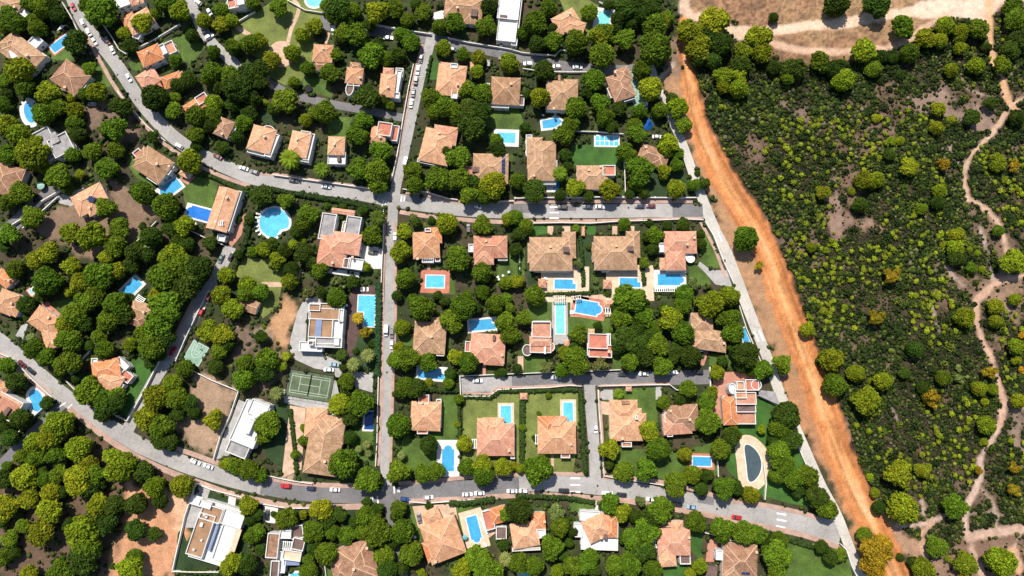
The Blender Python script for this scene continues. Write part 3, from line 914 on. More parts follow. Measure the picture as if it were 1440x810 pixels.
def house(c, ref, label, rk, spec, wkey='wall'):
    blocks = [s.strip().split(',') for s in spec.split(';') if s.strip()]
    f0 = blocks[0]
    p0 = P(c, float(f0[1]), float(f0[2]), 0)
    loc = P(c, float(f0[1]), float(f0[2]), float(f0[6]) * .86); loc.z = 0
    sx, sy = src(c, float(f0[1]), float(f0[2])) if c else (float(f0[1]), float(f0[2]))
    LAND.append((ref, sx, sy, 'house'))
    root = tag(empty('house', loc), label, 'house', 'houses of the wooded estate')
    wall = MB(); main = []; roofs = []; chims = []; late = []
    for n, b in enumerate(blocks):
        T = b[0]
        v = list(map(float, b[1:7])) if T not in 'C' else None
        if T == 'C':
            chims.append(P(c, float(b[1]), float(b[2]), 7.0)); continue
        x, y, w, h, a, e = v
        e = e * (.86 if e > 1 else 1) + n * .013
        cx, W, Hh, ang = rect(c, x, y, w, h, a, e)
        lx, ly = cx.x - loc.x, cx.y - loc.y
        key = b[7] if len(b) > 7 else None
        if T in 'HG':
            ww, wh = W - .7, Hh - .7
            wall.box(lx, ly, ww, wh, ang, 0, e - .1, wkey, top=False)
            burn(rc(cx.x, cx.y, W + .6, Hh + .6, ang), 1)
            rb = MB(); mb = MB()
            hip_roof(mb, rb, W, Hh, e, lx, ly, ang, key or rk, gable=(T == 'G'))
            ro = mb.build('roof', root)
            if rb.f: rb.build('ridge_tiles', ro)
            roofs.append((ro, (W, Hh, cx.x, cx.y, ang, e)))
            main.append((cx.x, cx.y, ww, wh, ang, e, 0))
            HOUSE_RECTS.append((cx.x, cx.y, W, Hh, ang))
        elif T == 'F':
            flat_block(wall, 'terrace', root, loc, rc(cx.x, cx.y, W, Hh, ang), e, key or 'w', wkey=wkey)
            burn(rc(cx.x, cx.y, W + .6, Hh + .6, ang), 1)
            main.append((cx.x, cx.y, W, Hh, ang, e, 0))
            HOUSE_RECTS.append((cx.x, cx.y, W, Hh, ang))
        elif T == 'E':
            poly = [(cx.x + math.cos(ang) * W / 2 * math.cos(t) - math.sin(ang) * Hh / 2 * math.sin(t), cx.y + math.sin(ang) * W / 2 * math.cos(t) + math.cos(ang) * Hh / 2 * math.sin(t)) for t in np.linspace(0, 2 * math.pi, 20, endpoint=False)]
            flat_block(wall, 'terrace', root, loc, poly, e, key or 'w', wkey=wkey)
            burn(poly, 1)
        elif T == 'T':          # flat floor or slab on a roof or beside it
            mb = MB(); mb.box(lx, ly, W, Hh, ang, e - .15, e, key or 'w'); mb.build('terrace', root)
        elif T == 'P':          # white slatted pergola on posts
            mb = MB()
            nS = max(3, int(W / .75))
            cc, ss = math.cos(ang), math.sin(ang)
            for i in range(nS):
                t = -W / 2 + W * (i + .5) / nS
                mb.box(lx + cc * t, ly + ss * t, .3, Hh, ang, e, e + .18, 'whitemetal', bottom=True)
            for sgn in (-1, 1):
                d = sgn * (Hh / 2 - .3)
                mb.box(lx - ss * d, ly + cc * d, W, .2, ang, e - .2, e - .002, 'whitemetal', bottom=True)
                for s2 in (-1, 1):
                    t = s2 * (W / 2 - .2)
                    mb.box(lx - ss * d + cc * t, ly + cc * d + ss * t, .2, .2, ang, 0, e - .2, 'whitemetal')
            mb.build('pergola', root)
        elif T == 'Z':
            late.append((cx, W, Hh, ang))
        elif T == 'B':          # plain box volume (stair head, lantern, tank)
            mb = MB(); mb.box(lx, ly, W, Hh, ang, e - 2.4, e, key or 'wall'); mb.build('roof_box', root)
    for q in chims:
        best = None
        for ro, blk in roofs:
            z = roof_z(q.x, q.y, blk)
            if z is not None and (best is None or z > best[1]): best = (ro, z)
        ro, z = best or (root, 5.5)
        mb = MB()
        mb.box(q.x - loc.x, q.y - loc.y, .8, .8, .1, z - .5, z + 1.0, 'wall')
        mb.box(q.x - loc.x, q.y - loc.y, 1.05, 1.05, .1, z + 1.0, z + 1.15, 'ridge', bottom=True)
        mb.build('chimney', ro)
    for cx, W, Hh, ang in late:
        nP = max(1, int(max(W, Hh) / 1.7))
        for i in range(nP):
            t = (i + .5) / nP - .5
            cc, ss = math.cos(ang), math.sin(ang)
            if Hh >= W: ox, oy, pw, ph = -ss * t * Hh, cc * t * Hh, W, Hh / nP - .1
            else: ox, oy, pw, ph = cc * t * W, ss * t * W, W / nP - .1, Hh
            pts = []
            for q in rc(cx.x + ox, cx.y + oy, pw, ph, ang):
                zz = max([roof_z(q[0], q[1], blk) or 0 for _, blk in roofs] + [0])
                pts.append((q[0] - loc.x, q[1] - loc.y, (zz or 5) + .14))
            mb = MB(); mb.face(pts, 'solar'); mb.face([(p[0], p[1], p[2] - .07) for p in pts[::-1]], 'whitemetal')
            for i2 in range(4):
                j2 = (i2 + 1) % 4
                mb.face([(pts[i2][0], pts[i2][1], pts[i2][2] - .07), (pts[j2][0], pts[j2][1], pts[j2][2] - .07), pts[j2], pts[i2]], 'whitemetal')
            mb.build('solar_panel', root)
    wall.build('wall', root)
    # windows and a door on the free walls
    door_done = False
    for bi, (bx, by, bw, bh, ang, e, _) in enumerate(main):
        for sd in range(4):
            nrm = ang + (-math.pi / 2, 0, math.pi / 2, math.pi)[sd]
            L, dep = (bw, bh / 2) if sd % 2 == 0 else (bh, bw / 2)
            if L < 2.2 or e < 2.2: continue
            cnt = 1 if L < 6 else (2 if L < 12 else 3)
            tx, ty = -math.sin(nrm), math.cos(nrm)
            for i in range(cnt):
                t = ((i + .5) / cnt - .5) * L
                wx, wy = bx + math.cos(nrm) * dep + tx * t, by + math.sin(nrm) * dep + ty * t
                ox, oy = wx + math.cos(nrm) * .4, wy + math.sin(nrm) * .4
                hid = False
                for bj, o in enumerate(main):
                    if bj == bi: continue
                    dx, dy = ox - o[0], oy - o[1]
                    c2, s2 = math.cos(-o[4]), math.sin(-o[4])
                    if abs(c2 * dx - s2 * dy) < o[2] / 2 + .9 and abs(s2 * dx + c2 * dy) < o[3] / 2 + .9: hid = True
                if hid: continue
                rows = [1.5] if e < 4.4 else [1.5, 3.75]
                for zz in rows:
                    if zz == 1.5 and not door_done and sd == 0:
                        d = link('door', DOOR, root, (wx - loc.x, wy - loc.y, 0)); d.rotation_euler.z = nrm - math.pi / 2
                        door_done = True; continue
                    d = link('window', WIN, root, (wx - loc.x, wy - loc.y, zz)); d.rotation_euler.z = nrm - math.pi / 2
    return root

for row in [
 # crop, short reference, label, roof colour, blocks
 ('a1', 'courtyard house', 'tan tiled house with a white courtyard lantern, near a blue pool', 't', 'H,125,300,215,140,38,4.8; H,65,245,120,100,-40,4.6; F,205,235,62,60,40,3.6; B,85,296,62,46,-22,6.4,w; F,235,330,30,60,40,3.0; C,150,310'),
 ('a1', 'top-left corner house', 'tan tiled house in the top-left corner of the photo, white terrace below', 't', 'H,45,25,140,90,20,5; F,140,72,50,40,38,3.2; C,70,30'),
 ('a1', 'brown hip-roofed house', 'brown hip-roofed house with a white front terrace, below the narrow blue pool', 'b', 'H,395,435,170,150,35,4.6; F,455,500,70,36,-55,3; C,350,480; T,375,500,30,60,-55,3.4,w'),
 ('a1', 'peach house behind the pine', 'peach tiled house half hidden behind a yellow-green pine', 'p', 'H,785,120,150,105,-29,5; H,725,115,80,70,-29,4.7,o; F,770,205,40,30,20,3.2; C,840,110'),
 ('a1', 'orange house with white facade', 'orange tiled house with a bright white two-storey facade by the curving road', 'o', 'H,845,310,130,95,-24,6; F,905,285,60,60,-24,5.2; F,955,272,60,70,-24,3.2,s; C,830,290'),
 ('a1', 'orange garage roof', 'square low orange garage roof at the edge of the curving road', 's', 'H,832,440,115,95,-32,3.4; T,880,480,50,50,-32,3.0,r'),
 ('a1', 'orange cottage by the road', 'small orange cottage with a white lower wall, beside the garage roof', 'o', 'H,965,450,110,75,-20,5.6; H,1010,435,50,60,-20,5.2; C,990,450'),
 ('a1', 'orange roof-terrace house', 'orange tiled house with a small walled roof terrace and white table', 'o', 'H,1090,595,115,70,-32,5; F,1135,556,66,50,-32,5.6,r; C,1070,600'),
 ('a1', 'small brown gabled house', 'small brown tiled house with a white side wall among dark pines', 'b', 'H,1258,718,85,105,22,5.2; F,1305,740,28,70,22,3.5; C,1240,745'),
 ('a1', 'white house at the top edge', 'white walled house cut by the top edge next to the largest roadside pine', 's', 'F,690,12,75,60,-20,5.2; H,765,2,80,50,-15,4.8; C,770,5'),
 ('a1', 'curved white house', 'white house with curved red-edged terraces at the top edge', 's', 'F,1345,15,130,55,-12,5,r; E,1300,25,60,50,0,4.4,w; B,1350,10,40,30,-12,7.4,w'),
 ('b1', 'grey modern house', 'modern grey flat-roofed house with white frames, in the trees', 'g', 'F,245,-20,120,120,-28,5,g; F,345,5,120,110,-28,5.6,g; F,330,40,180,50,-28,3.4; B,300,-35,50,60,-28,6.6,g'),
 ('b1', 'big red-brown roof', 'big red-brown tiled roof cut by the left edge of the photo', 'b', 'H,35,200,150,170,15,5; H,100,165,70,70,15,4.6,s; C,80,210; T,125,160,40,30,10,3.6,w'),
 ('b1', 'octagonal skylight house', 'peach tiled octagonal house with a blue skylight on a bare brown plot', 'p', 'H,505,310,190,125,-28,4.4; H,520,315,110,150,-28,4.3; B,510,306,34,28,20,7.6,solar; C,490,350'),
 ('b1', 'tan house with terrace', 'tan hip-roofed house with red and white terraces beside a roadside pool', 't', 'H,860,115,180,150,33,5; H,815,75,90,100,33,4.6; F,940,135,60,62,-55,3.6; F,870,190,70,50,33,3.2,r; F,775,50,46,36,-40,3.4,r; C,880,110; C,945,120'),
 ('b1', 'long peach gabled house', 'long peach gabled house with a slatted roof opening, beside a deep blue pool', 'p', 'G,1250,365,245,118,-72,6; F,1315,375,235,22,-72,4.6; P,1228,442,54,30,0,7.6; F,1245,525,46,40,10,2.6; C,1275,300'),
 ('b1', 'tiny orange roof', 'small orange roof cut by the left edge above the blue parasol', 'o', 'H,22,752,100,75,40,4.4; T,75,765,40,34,40,3,s; C,30,760'),
 ('c1', 'left-edge peach house', 'peach tiled house cut by the left edge of the photo, white terrace to its side', 'p', 'H,35,75,110,130,22,5; H,70,110,80,80,22,4.6; F,125,98,34,40,22,3; C,50,80'),
 ('c1', 'L-shaped peach house', 'L-shaped peach tiled house on a red paved terrace', 'p', 'H,255,185,165,120,35,5; H,285,270,90,130,-20,4.7; F,210,160,40,34,-35,3; T,230,135,140,60,-35,.35,r; C,262,160; C,285,300'),
 ('c1', 'tan pergola house', 'tan tiled house with a brown slatted pergola under dark pines', 't', 'H,795,125,150,100,20,4.6; H,765,175,90,70,20,4.4,b; P,776,75,80,50,-55,4.6; C,800,130'),
 ('c1', 'orange white-terraced house', 'orange tiled house with white walled terraces on a vivid lawn', 'p', 'H,595,455,160,110,-12,5,o; H,610,510,150,110,28,4.8; F,690,420,34,80,-45,4.2; F,712,492,66,56,38,3.2,r; F,672,555,30,60,38,3.2; F,535,405,36,30,0,3; C,630,560'),
 ('c1', 'pink flat-roofed house', 'pinkish flat-roofed house with dark openings, in the left corner below the road', 's', 'F,45,665,140,130,28,5,s; H,12,555,70,60,35,5.2,p; H,60,620,150,30,28,5.6; B,35,690,50,22,-55,6.2,k'),
 ('c1', 'tan garden shed', 'plain tan shed roof among brown bare plots', 't', 'G,1402,95,96,76,20,3'),
 ('', 'white villa by the tennis court', 'white modern villa with stepped flat roofs on a grey paved drive', 'w', 'F,352,596,36,62,22,5.6; F,340,620,30,44,22,4.2,g; F,364,575,26,22,22,6.2; B,350,600,8,20,22,8.2,w; B,360,584,10,8,22,8.4,w'),
 ('', 'large white villa', 'large white flat villa with a long brown roof deck and white furniture', 'w', 'F,306,750,56,84,17,3.6; F,298,722,30,22,17,5.0,d; F,283,752,24,62,17,5.02,d; F,289,709,18,10,17,5.6; F,328,729,30,22,17,4.4; F,318,764,24,52,17,4.0; T,330,763,8,40,17,4.9,y; B,300,757,3,38,17,5.3,u; T,276,704,16,14,17,3.2; B,283,738,4,6,17,6.0,w; B,287,724,3,3,30,5.9,w; B,290,727,3,3,0,5.9,w; B,283,760,2.5,3,17,5.9,w; B,272,773,3,3,40,5.9,w'),
 ('a2', 'orange house by the patio', 'orange tiled two-part house beside the round paved patio', 'p', 'H,375,300,112,100,3,5.5; H,365,370,85,55,3,4.6,b; F,405,335,30,60,3,3.4; C,375,270'),
 ('a2', 'turreted house', 'orange tiled house with a small white turret at its lower side', 'p', 'H,552,425,96,90,5,5.6; H,560,375,70,50,5,5.1,b; E,528,500,46,80,8,4.6,k; F,550,470,70,30,5,4.4; C,580,430'),
 ('a2', 'red-topped white house', 'orange roof with a red tiled terrace on top and a tall white side wall', 'p', 'H,738,480,88,130,4,6; H,742,405,60,50,4,5.2,s; F,795,460,30,130,8,4.6; F,762,535,90,34,6,4.4; F,805,410,44,50,4,3.4,r; C,740,490'),
 ('a2', 'peach house with white dormer', 'peach tiled house with a white dormer and a brick entrance path', 'p', 'H,1095,450,160,175,6,5; F,1112,372,42,26,6,5.8; F,1115,528,36,56,6,5.4; H,1065,400,70,100,6,4.6,s; C,1130,470'),
 ('a2', 'tan house by the street', 'tan tiled house with white terraces below the top street', 't', 'H,1400,510,165,155,3,5; F,1360,592,120,30,3,3; F,1300,490,24,40,3,3; C,1430,470; F,1480,565,50,60,3,3.2,k'),
 ('a2', 'tan house at the top edge', 'tan tiled house cut by the top edge, with a dark chimney opening', 't', 'H,1165,45,215,120,5,5; H,1210,95,90,80,5,4.6; B,1225,70,36,40,5,7.2,k; C,1130,40'),
 ('', 'long white building', 'long white flat building running down from the top edge', 'w', 'F,716,8,30,40,6,5; F,713,44,27,30,6,4.2,w; F,727,30,8,70,6,3.2; B,708,24,10,6,6,5.6,k'),
 ('', 'row house with curved terrace', 'orange row house with a curved white terrace side, above the long road', 'p', 'H,368,196,34,36,14,5.6; F,383,205,10,34,18,4.6; E,377,187,22,20,14,4.4,r; F,364,214,30,9,14,3.4; C,372,192'),
 ('', 'narrow orange row house', 'narrow orange row house with a bright white side and balcony, near the palm', 'p', 'H,421,203,28,36,10,5.8; F,435,207,9,38,10,4.4; F,430,190,14,10,10,5.2; F,424,224,24,7,10,3.6; C,418,196'),
 ('', 'row house with white balcony', 'orange row house with a white balcony holding a dark plant', 'p', 'H,473,205,24,26,1,5.8; F,474,223,25,17,1,4.0; C,470,203; B,476,223,4,7,0,6.4,k'),
 ('', 'red-terraced row house', 'row house with a white-framed red roof terrace next to the side road', 'p', 'H,532,190,22,24,8,5.2; F,541,182,20,19,8,5.8,r; F,556,188,9,22,8,3.4,r; H,528,199,14,16,8,4.6; C,534,192'),
 ('', 'peach house by the crossing', 'peach tiled house with a chimney beside the upper side road', 'p', 'H,614,206,42,48,12,5; H,626,190,34,26,8,4.6,s; C,617,186; F,600,228,26,6,12,3'),
 ('', 'solar-panelled house', 'tan tiled house with a row of dark blue solar panels along one side', 't', 'H,690,237,50,42,1,5; H,693,252,32,24,1,4.6; H,658,239,14,12,1,3.4,s; Z,708,232,5,27,0,6; B,669,238,10,7,0,6.8,k; C,685,246'),
 ('', 'tan house with L-shaped pool', 'tall tan tiled house above an L-shaped blue pool', 't', 'H,762,226,40,56,0,5.2; H,752,215,22,44,0,4.9; F,744,205,9,30,0,3.4; F,765,257,34,6,0,3; C,751,246; F,780,232,7,12,0,3'),
 ('b3', 'red roof-terrace tan house', 'tan tiled house with a red-floored white roof terrace at one corner', 't', 'H,450,185,175,135,0,5; F,543,148,72,58,0,5.4,r; C,500,118; C,432,140'),
 ('b3', 'brown house under trees', 'brown tiled house half covered by tree crowns near the concrete lane', 'b', 'H,790,65,160,100,20,4.6; H,830,85,90,90,20,4.4; C,755,10'),
 ('a3', 'peach house with lawn', 'peach tiled house on a bright lawn at the top edge', 'p', 'H,300,110,140,85,-28,5; H,345,150,125,85,18,4.8; H,270,145,60,90,10,4.5; C,325,70; C,370,190'),
 ('a3', 'square tan house', 'square tan tiled house with a white lower terrace above a small blue pool', 't', 'H,280,535,180,165,2,5; H,330,480,80,70,2,4.7; F,245,617,105,18,2,3; C,235,605'),
 ('a3', 'brown house by the track', 'brown tiled house beside a green court near the orange track', 'b', 'H,610,485,125,150,-18,4.8; H,625,420,80,85,-18,4.6; F,655,555,65,22,-18,2.8; F,560,520,40,60,-18,3,s; C,580,400'),
 ('b2', 'big flat-winged house', 'big orange tiled house with two grey flat-roofed white wings', 'o', 'H,505,555,165,120,8,6.2,s; H,430,600,160,170,8,5.2,s; F,403,463,82,150,8,5,g; F,545,460,84,110,8,5,g; F,505,465,40,60,8,3.4,y; F,560,672,84,62,8,4.6; F,510,668,40,56,8,4.8,k; C,425,662; C,540,632; T,455,715,250,30,8,.5,w'),
 ('b2', 'white-pergola house', 'orange tiled house with a white pergola terrace above a red-decked pool', 'o', 'H,955,565,150,150,-3,5,p; H,1005,510,75,90,-3,4.8,o; F,965,482,34,20,0,5.6,s; P,965,625,70,40,0,4.6; F,965,655,66,20,0,3; F,1020,640,30,40,0,3.2,s; C,905,640'),
 ('b2', 'orange house on the lawn', 'broad orange tiled house with a white side porch, on an open lawn', 's', 'H,1315,575,190,125,0,5; H,1280,620,110,110,0,4.8; F,1207,583,30,46,0,3; F,1385,625,54,56,0,3,g; C,1290,540'),
 ('b3', 'twin tan house with hedge', 'large tan pyramid-roofed house with a red-decked pool, the twin farther from the pink house', 't', 'H,218,615,240,190,0,5.2; H,320,565,78,150,0,4.9; H,150,610,125,110,0,4.7; B,305,590,34,30,0,8.2,k; C,215,575; F,225,710,200,10,0,3,y'),
 ('b3', 'twin tan house beside lemon tree', 'large tan pyramid-roofed house with red-decked pool, next to the pink house', 't', 'H,580,610,240,190,0,5.2; H,680,562,78,150,0,4.9; H,512,605,125,110,0,4.7; B,667,585,34,26,0,8.2,k; C,585,570; F,525,708,40,12,0,3,u'),
 ('b3', 'pink house with parasol', 'salmon pink tiled house with a round white parasol terrace by the lane corner', 's', 'H,945,550,182,125,0,5; H,918,645,112,125,0,4.8; F,840,580,34,52,0,3.4; H,845,672,32,70,0,3,p; F,920,700,100,24,0,3.4; C,1027,520; C,985,560'),
 ('c2', 'villa with roof decks', 'white modern villa with timber and grey roof decks and a blue awning', 'w', 'F,395,210,190,200,2,4.6; F,392,128,185,92,2,5.2,d; F,365,222,135,105,2,5.4,d; B,350,222,34,96,2,5.9,u; F,410,302,150,56,2,5.2,g; F,310,325,130,54,2,3.6; F,466,212,56,90,2,3.8; F,310,305,30,26,2,5.6,k; F,480,150,28,70,2,5.5; F,330,105,66,40,2,5.4,d; B,452,300,28,36,2,6.3,w'),
 ('c2', 'tan house with red path', 'tan hip-roofed house with a short red path to the side road', 't', 'H,975,275,180,180,3,5; H,1010,200,60,80,3,4.6; H,915,335,70,80,3,4.6; F,1036,352,42,52,3,3.6,k; C,985,270'),
 ('c2', 'terracotta pool house', 'deep terracotta tiled house with a pool touching its upper side', 'o', 'H,1300,335,195,165,3,5,s; H,1335,385,110,90,3,4.8,s; F,1188,325,30,60,3,3.2,r; B,1335,275,14,30,0,8,k; C,1380,372'),
 ('c2', 'white-dormer peach house', 'peach tiled house with a white-framed red dormer at its top', 'p', 'H,955,715,165,165,2,5; H,925,680,110,90,2,4.7; F,942,620,60,52,0,4.6,r; F,935,790,60,50,0,3.6,r; F,1025,700,30,160,0,3.2,s; C,930,640'),
 ('c3', 'curved red-terrace house', 'white house with red roof terraces and curved white ends beside a turquoise lap pool', 's', 'F,165,230,108,88,1,5.6,s; H,160,295,125,55,1,5.2,s; F,160,335,120,50,1,4.6,s; E,85,345,56,66,0,3.4,k; E,220,328,40,50,0,3.4,s; B,185,345,12,40,0,7.4,wall; F,165,185,100,8,0,6'),
 ('c3', 'square red-roofed house', 'square white house with flat red roof terraces and a small tiled lean-to', 's', 'F,482,295,108,84,2,5.4,r; F,495,350,130,72,2,4.2,r; H,445,250,36,50,2,4.6,p; P,542,285,28,70,0,5.2; F,432,340,22,70,0,3.2,p; C,545,352'),
 ('c3', 'L-shaped tan house', 'L-shaped tan tiled house near the concrete lane with a small blue box', 't', 'H,1065,190,125,110,0,5; H,1110,288,190,118,8,4.8; F,1008,180,10,90,0,3; B,1066,342,24,20,0,3.4,u; C,1195,305'),
 ('c3', 'white-framed red house', 'white house with red roof panels in white frames, curved end, on red drive', 'o', 'H,1222,685,82,160,-2,5; F,1280,590,66,50,0,6,p; F,1345,540,76,62,0,5,r; E,1368,540,60,60,0,4.6,k; F,1280,545,44,50,0,6.6,p; F,1310,615,116,70,0,5.6,s; F,1310,668,112,50,0,4.6,k; F,1310,725,110,70,0,3.6,s; E,1235,560,44,60,0,5.2,w; F,1188,680,12,160,0,3.4'),
 ('', 'peach house with front path', 'peach tiled house with white-edged front terrace by the short side road', 'p', 'H,880,597,46,46,0,5; H,877,580,40,36,0,4.7; H,896,592,26,22,0,4.5; B,880,566,11,5,0,6.4,b; F,881,625,14,7,0,3,s; C,876,617; F,895,587,4,6,0,7,g'),
 ('', 'pinkish brown house', 'pinkish brown tiled house with a small white roof terrace on one side', 's', 'H,959,588,48,38,-4,5,b; H,952,596,40,30,-4,4.6; F,939,587,10,14,0,4.6; F,941,602,8,24,-2,3.4,r; C,944,578; C,970,590'),
 ('', 'orange house with towels', 'orange pyramid-roofed house with a white pergola, next to the short side road', 'o', 'H,783,615,54,46,0,5,p; H,770,602,28,34,0,4.8,o; H,782,598,32,26,0,4.6,p; P,756,618,8,14,0,3.2; F,795,641,13,6,0,3,s; C,803,625; T,807,610,4,30,0,3.6,s'),
 ('', 'peach house with round-ended pool', 'peach pyramid-roofed house beside a round-ended pool and brick-edged lawn', 'p', 'H,697,618,53,46,0,5,s; H,684,605,26,34,0,4.8,p; H,694,600,30,26,0,4.6,p; P,667,624,8,14,0,3.2; C,716,634; F,721,620,6,50,0,3,y'),
 ('', 'weathered long roof', 'long weathered tan roof with a grey mossy end beside the lower road', 't', 'H,456,628,48,80,8,5; H,444,594,30,42,3,4.7,p; H,466,604,36,40,3,4.6; C,457,649; T,480,608,3,16,0,5'),
 ('', 'brown bottom-edge roof', 'brown ribbed tiled roof cut by the bottom edge of the photo', 'b', 'H,501,792,50,56,-18,5; H,512,784,30,48,-18,4.7; H,478,800,24,30,-18,4.4; C,498,800; C,515,772'),
 ('', 'big peach pyramid roof', 'big peach pyramid-roofed house with a dark car beside its wing', 'p', 'H,623,759,52,56,-21,5; H,607,726,25,20,-27,4.2; F,609,735,14,9,-20,3.6,w; H,605,775,16,30,-21,4.6,o; C,612,791; T,640,735,6,30,-21,4,b'),
 ('', 'orange pool pavilion', 'small orange pavilion with a white-edged red terrace beside the pool loungers', 'o', 'H,701,724,24,24,-15,3.4; F,687,731,14,28,-15,2.8,r; F,705,749,15,18,0,2.6,k'),
 ('', 'orange house with white balcony', 'orange tiled house with a white balcony, half under a pine, lower edge', 'o', 'H,738,752,38,36,-10,5,p; H,757,733,20,26,-3,4.6; F,761,750,13,13,-3,4.4; C,766,735; F,740,772,40,4,-3,3'),
 ('', 'cream house on white platform', 'cream tiled house on a white platform with a tiny terrace pool', 'p', 'F,843,747,52,52,2,3.0; H,840,742,36,34,-25,5.2; H,859,740,18,32,2,5,o; F,829,725,28,14,2,4.4,w; F,813,745,13,20,2,3; B,852,755,4,7,2,6.6,k; C,846,757'),
 ('', 'pink house with dark terrace', 'pinkish tiled house with a dark terrace cut into its lower corner', 's', 'H,948,762,46,38,1,5.2; H,938,778,24,38,-4,4.9,p; H,951,743,20,22,0,4.6,p; H,940,740,26,14,0,4.2,b; F,963,785,15,16,0,3.4,k; C,970,757; P,922,765,8,12,-10,3'),
 ('', 'weathered brown house', 'weathered brown tiled house with a white side porch near the bottom edge', 'b', 'H,1041,787,48,46,4,4.8; H,1030,795,30,40,4,4.5,t; F,1011,780,10,14,3,4; C,1066,778; Z,1048,806,12,4,4,5'),
 ('', 'white cubic villa', 'white cubic villa with brown flat roofs and a white slatted pergola', 'w', 'F,384,767,17,35,4,5,b; F,420,765,17,17,12,5,k; P,404,767,14,12,2,4.8; F,411,781,26,14,8,4.4,y; F,402,751,16,12,2,4.4; F,418,748,18,18,-10,3.2,k; F,387,800,12,24,2,4,k; F,396,790,14,30,6,3; T,410,792,22,6,0,3.4,u'),
]:
    c_, ref_, lab_, k_, sp_ = row
    house(c_, ref_, lab_, k_, sp_)

# ---------------------------------------------------------------- swimming pools
def pool_poly(T, W, H):
    r = []
    if T == 'R':
        r = [(-W / 2, -H / 2), (W / 2, -H / 2), (W / 2, H / 2), (-W / 2, H / 2)]
    elif T == 'O':
        r = [(W / 2 * math.cos(t), H / 2 * math.sin(t)) for t in np.linspace(0, 2 * math.pi, 32, endpoint=False)]
    elif T == 'A':      # rectangle with one rounded end (towards -y)
        r = [(W / 2, H / 2), (-W / 2, H / 2)] + [(-W / 2 * math.cos(t), -H / 2 + W / 2 - W / 2 * math.sin(t)) for t in np.linspace(0, math.pi, 12)]
    elif T == 'N':      # narrow rounded bay in the middle of one end (towards -x)
        r = [(W / 2, -H / 2), (W / 2, H / 2), (-W / 2 + H * .25, H / 2), (-W / 2 + H * .25, H * .33)]
        r += [(-W / 2 + H * .25 - H * .33 * math.sin(t), H * .33 * math.cos(t)) for t in np.linspace(.2, math.pi - .2, 8)]
        r += [(-W / 2 + H * .25, -H * .33), (-W / 2 + H * .25, -H / 2)]
    elif T == 'L':      # step cut out of the lower-left corner
        r = [(-W / 2, H / 2), (-W / 2, -H * .02), (-W * .12, -H * .02), (-W * .12, -H / 2), (W / 2, -H / 2), (W / 2, H / 2)]
    elif T == 'S':      # small step tab at the right end
        r = [(-W / 2, -H / 2), (W * .36, -H / 2), (W / 2, -H / 2), (W / 2, H * .05), (W * .36, H * .05), (W * .36, H / 2), (-W / 2, H / 2)]
    elif T == 'K':      # kidney
        for t in np.linspace(0, 2 * math.pi, 36, endpoint=False):
            q = 1 - .36 * math.exp(-((math.atan2(math.sin(t - 0), math.cos(t - 0))) / .38) ** 2)
            r.append((W / 2 * math.cos(t) * q, H / 2 * math.sin(t)))
    elif T == 'J':      # bean, hollow on its left side
        r = [(W * .42 * math.cos(t) + W * .16 * (1 - 1.7 * math.sin(t) ** 2), H / 2 * math.sin(t)) for t in np.linspace(0, 2 * math.pi, 36, endpoint=False)]
    elif T == 'D':      # dog-leg: two rectangles
        r = [(-W / 2, -H / 2), (W * .1, -H / 2), (W / 2, -H * .05), (W * .22, H / 2), (W * .02, H * .28), (-W / 2, H * .22)]
    return r

def grow(poly, d):
    k = len(poly)
    if sum(poly[i][0] * poly[(i + 1) % k][1] - poly[(i + 1) % k][0] * poly[i][1] for i in range(k)) < 0:
        poly = poly[::-1]
    out = []
    for i in range(k):
        a, b, c = Vector(poly[i - 1]), Vector(poly[i]), Vector(poly[(i + 1) % k])
        t1, t2 = (b - a).normalized(), (c - b).normalized()
        n = Vector((t1.y + t2.y, -t1.x - t2.x))
        n = n / max(.35, n.length_squared / 2) if n.length > 1e-6 else Vector((t1.y, -t1.x))
        out.append((b.x + n.x * d, b.y + n.y * d))
    return poly, out

def pool(c, T, x, y, w, h, a, wk, deck, dm, label):
    p, W, H, g = rect(c, x, y, w, h, a, 0)
    poly, cop = grow(pool_poly(T, W, H), .5)
    root = tag(empty('swimming_pool', (p.x, p.y, 0), g), label, 'swimming pool', 'garden swimming pools')
    cs, sn = math.cos(g), math.sin(g)
    worldp = lambda q: (p.x + cs * q[0] - sn * q[1], p.y + sn * q[0] + cs * q[1])
    mb = MB(); k = len(poly)
    for i in range(k):
        j = (i + 1) % k
        mb.face([(*poly[i], .2), (*cop[i], .2), (*cop[j], .2), (*poly[j], .2)], 'w')
        mb.face([(*cop[i], .2), (*cop[i], 0), (*cop[j], 0), (*cop[j], .2)], 'w')
        mb.face([(*poly[i], .1), (*poly[i], .2), (*poly[j], .2), (*poly[j], .1)], 'w')
    mb.build('coping', root)
    wb = MB(); wb.face([(*q, .115) for q in poly], wk); wb.build('water', root)
    if deck:
        _, d = grow(poly, .5 + dm)
        if T in 'RASNL':
            xs = [q[0] for q in cop]; ys = [q[1] for q in cop]
            d = [(min(xs) - dm, min(ys) - dm), (max(xs) + dm, min(ys) - dm), (max(xs) + dm, max(ys) + dm), (min(xs) - dm, max(ys) + dm)]
        db = MB(); db.prism(d, 0, .1, deck); db.build('deck', root)
        burn([worldp(q) for q in d], 1)
    burn([worldp(q) for q in cop], 1)
    return root

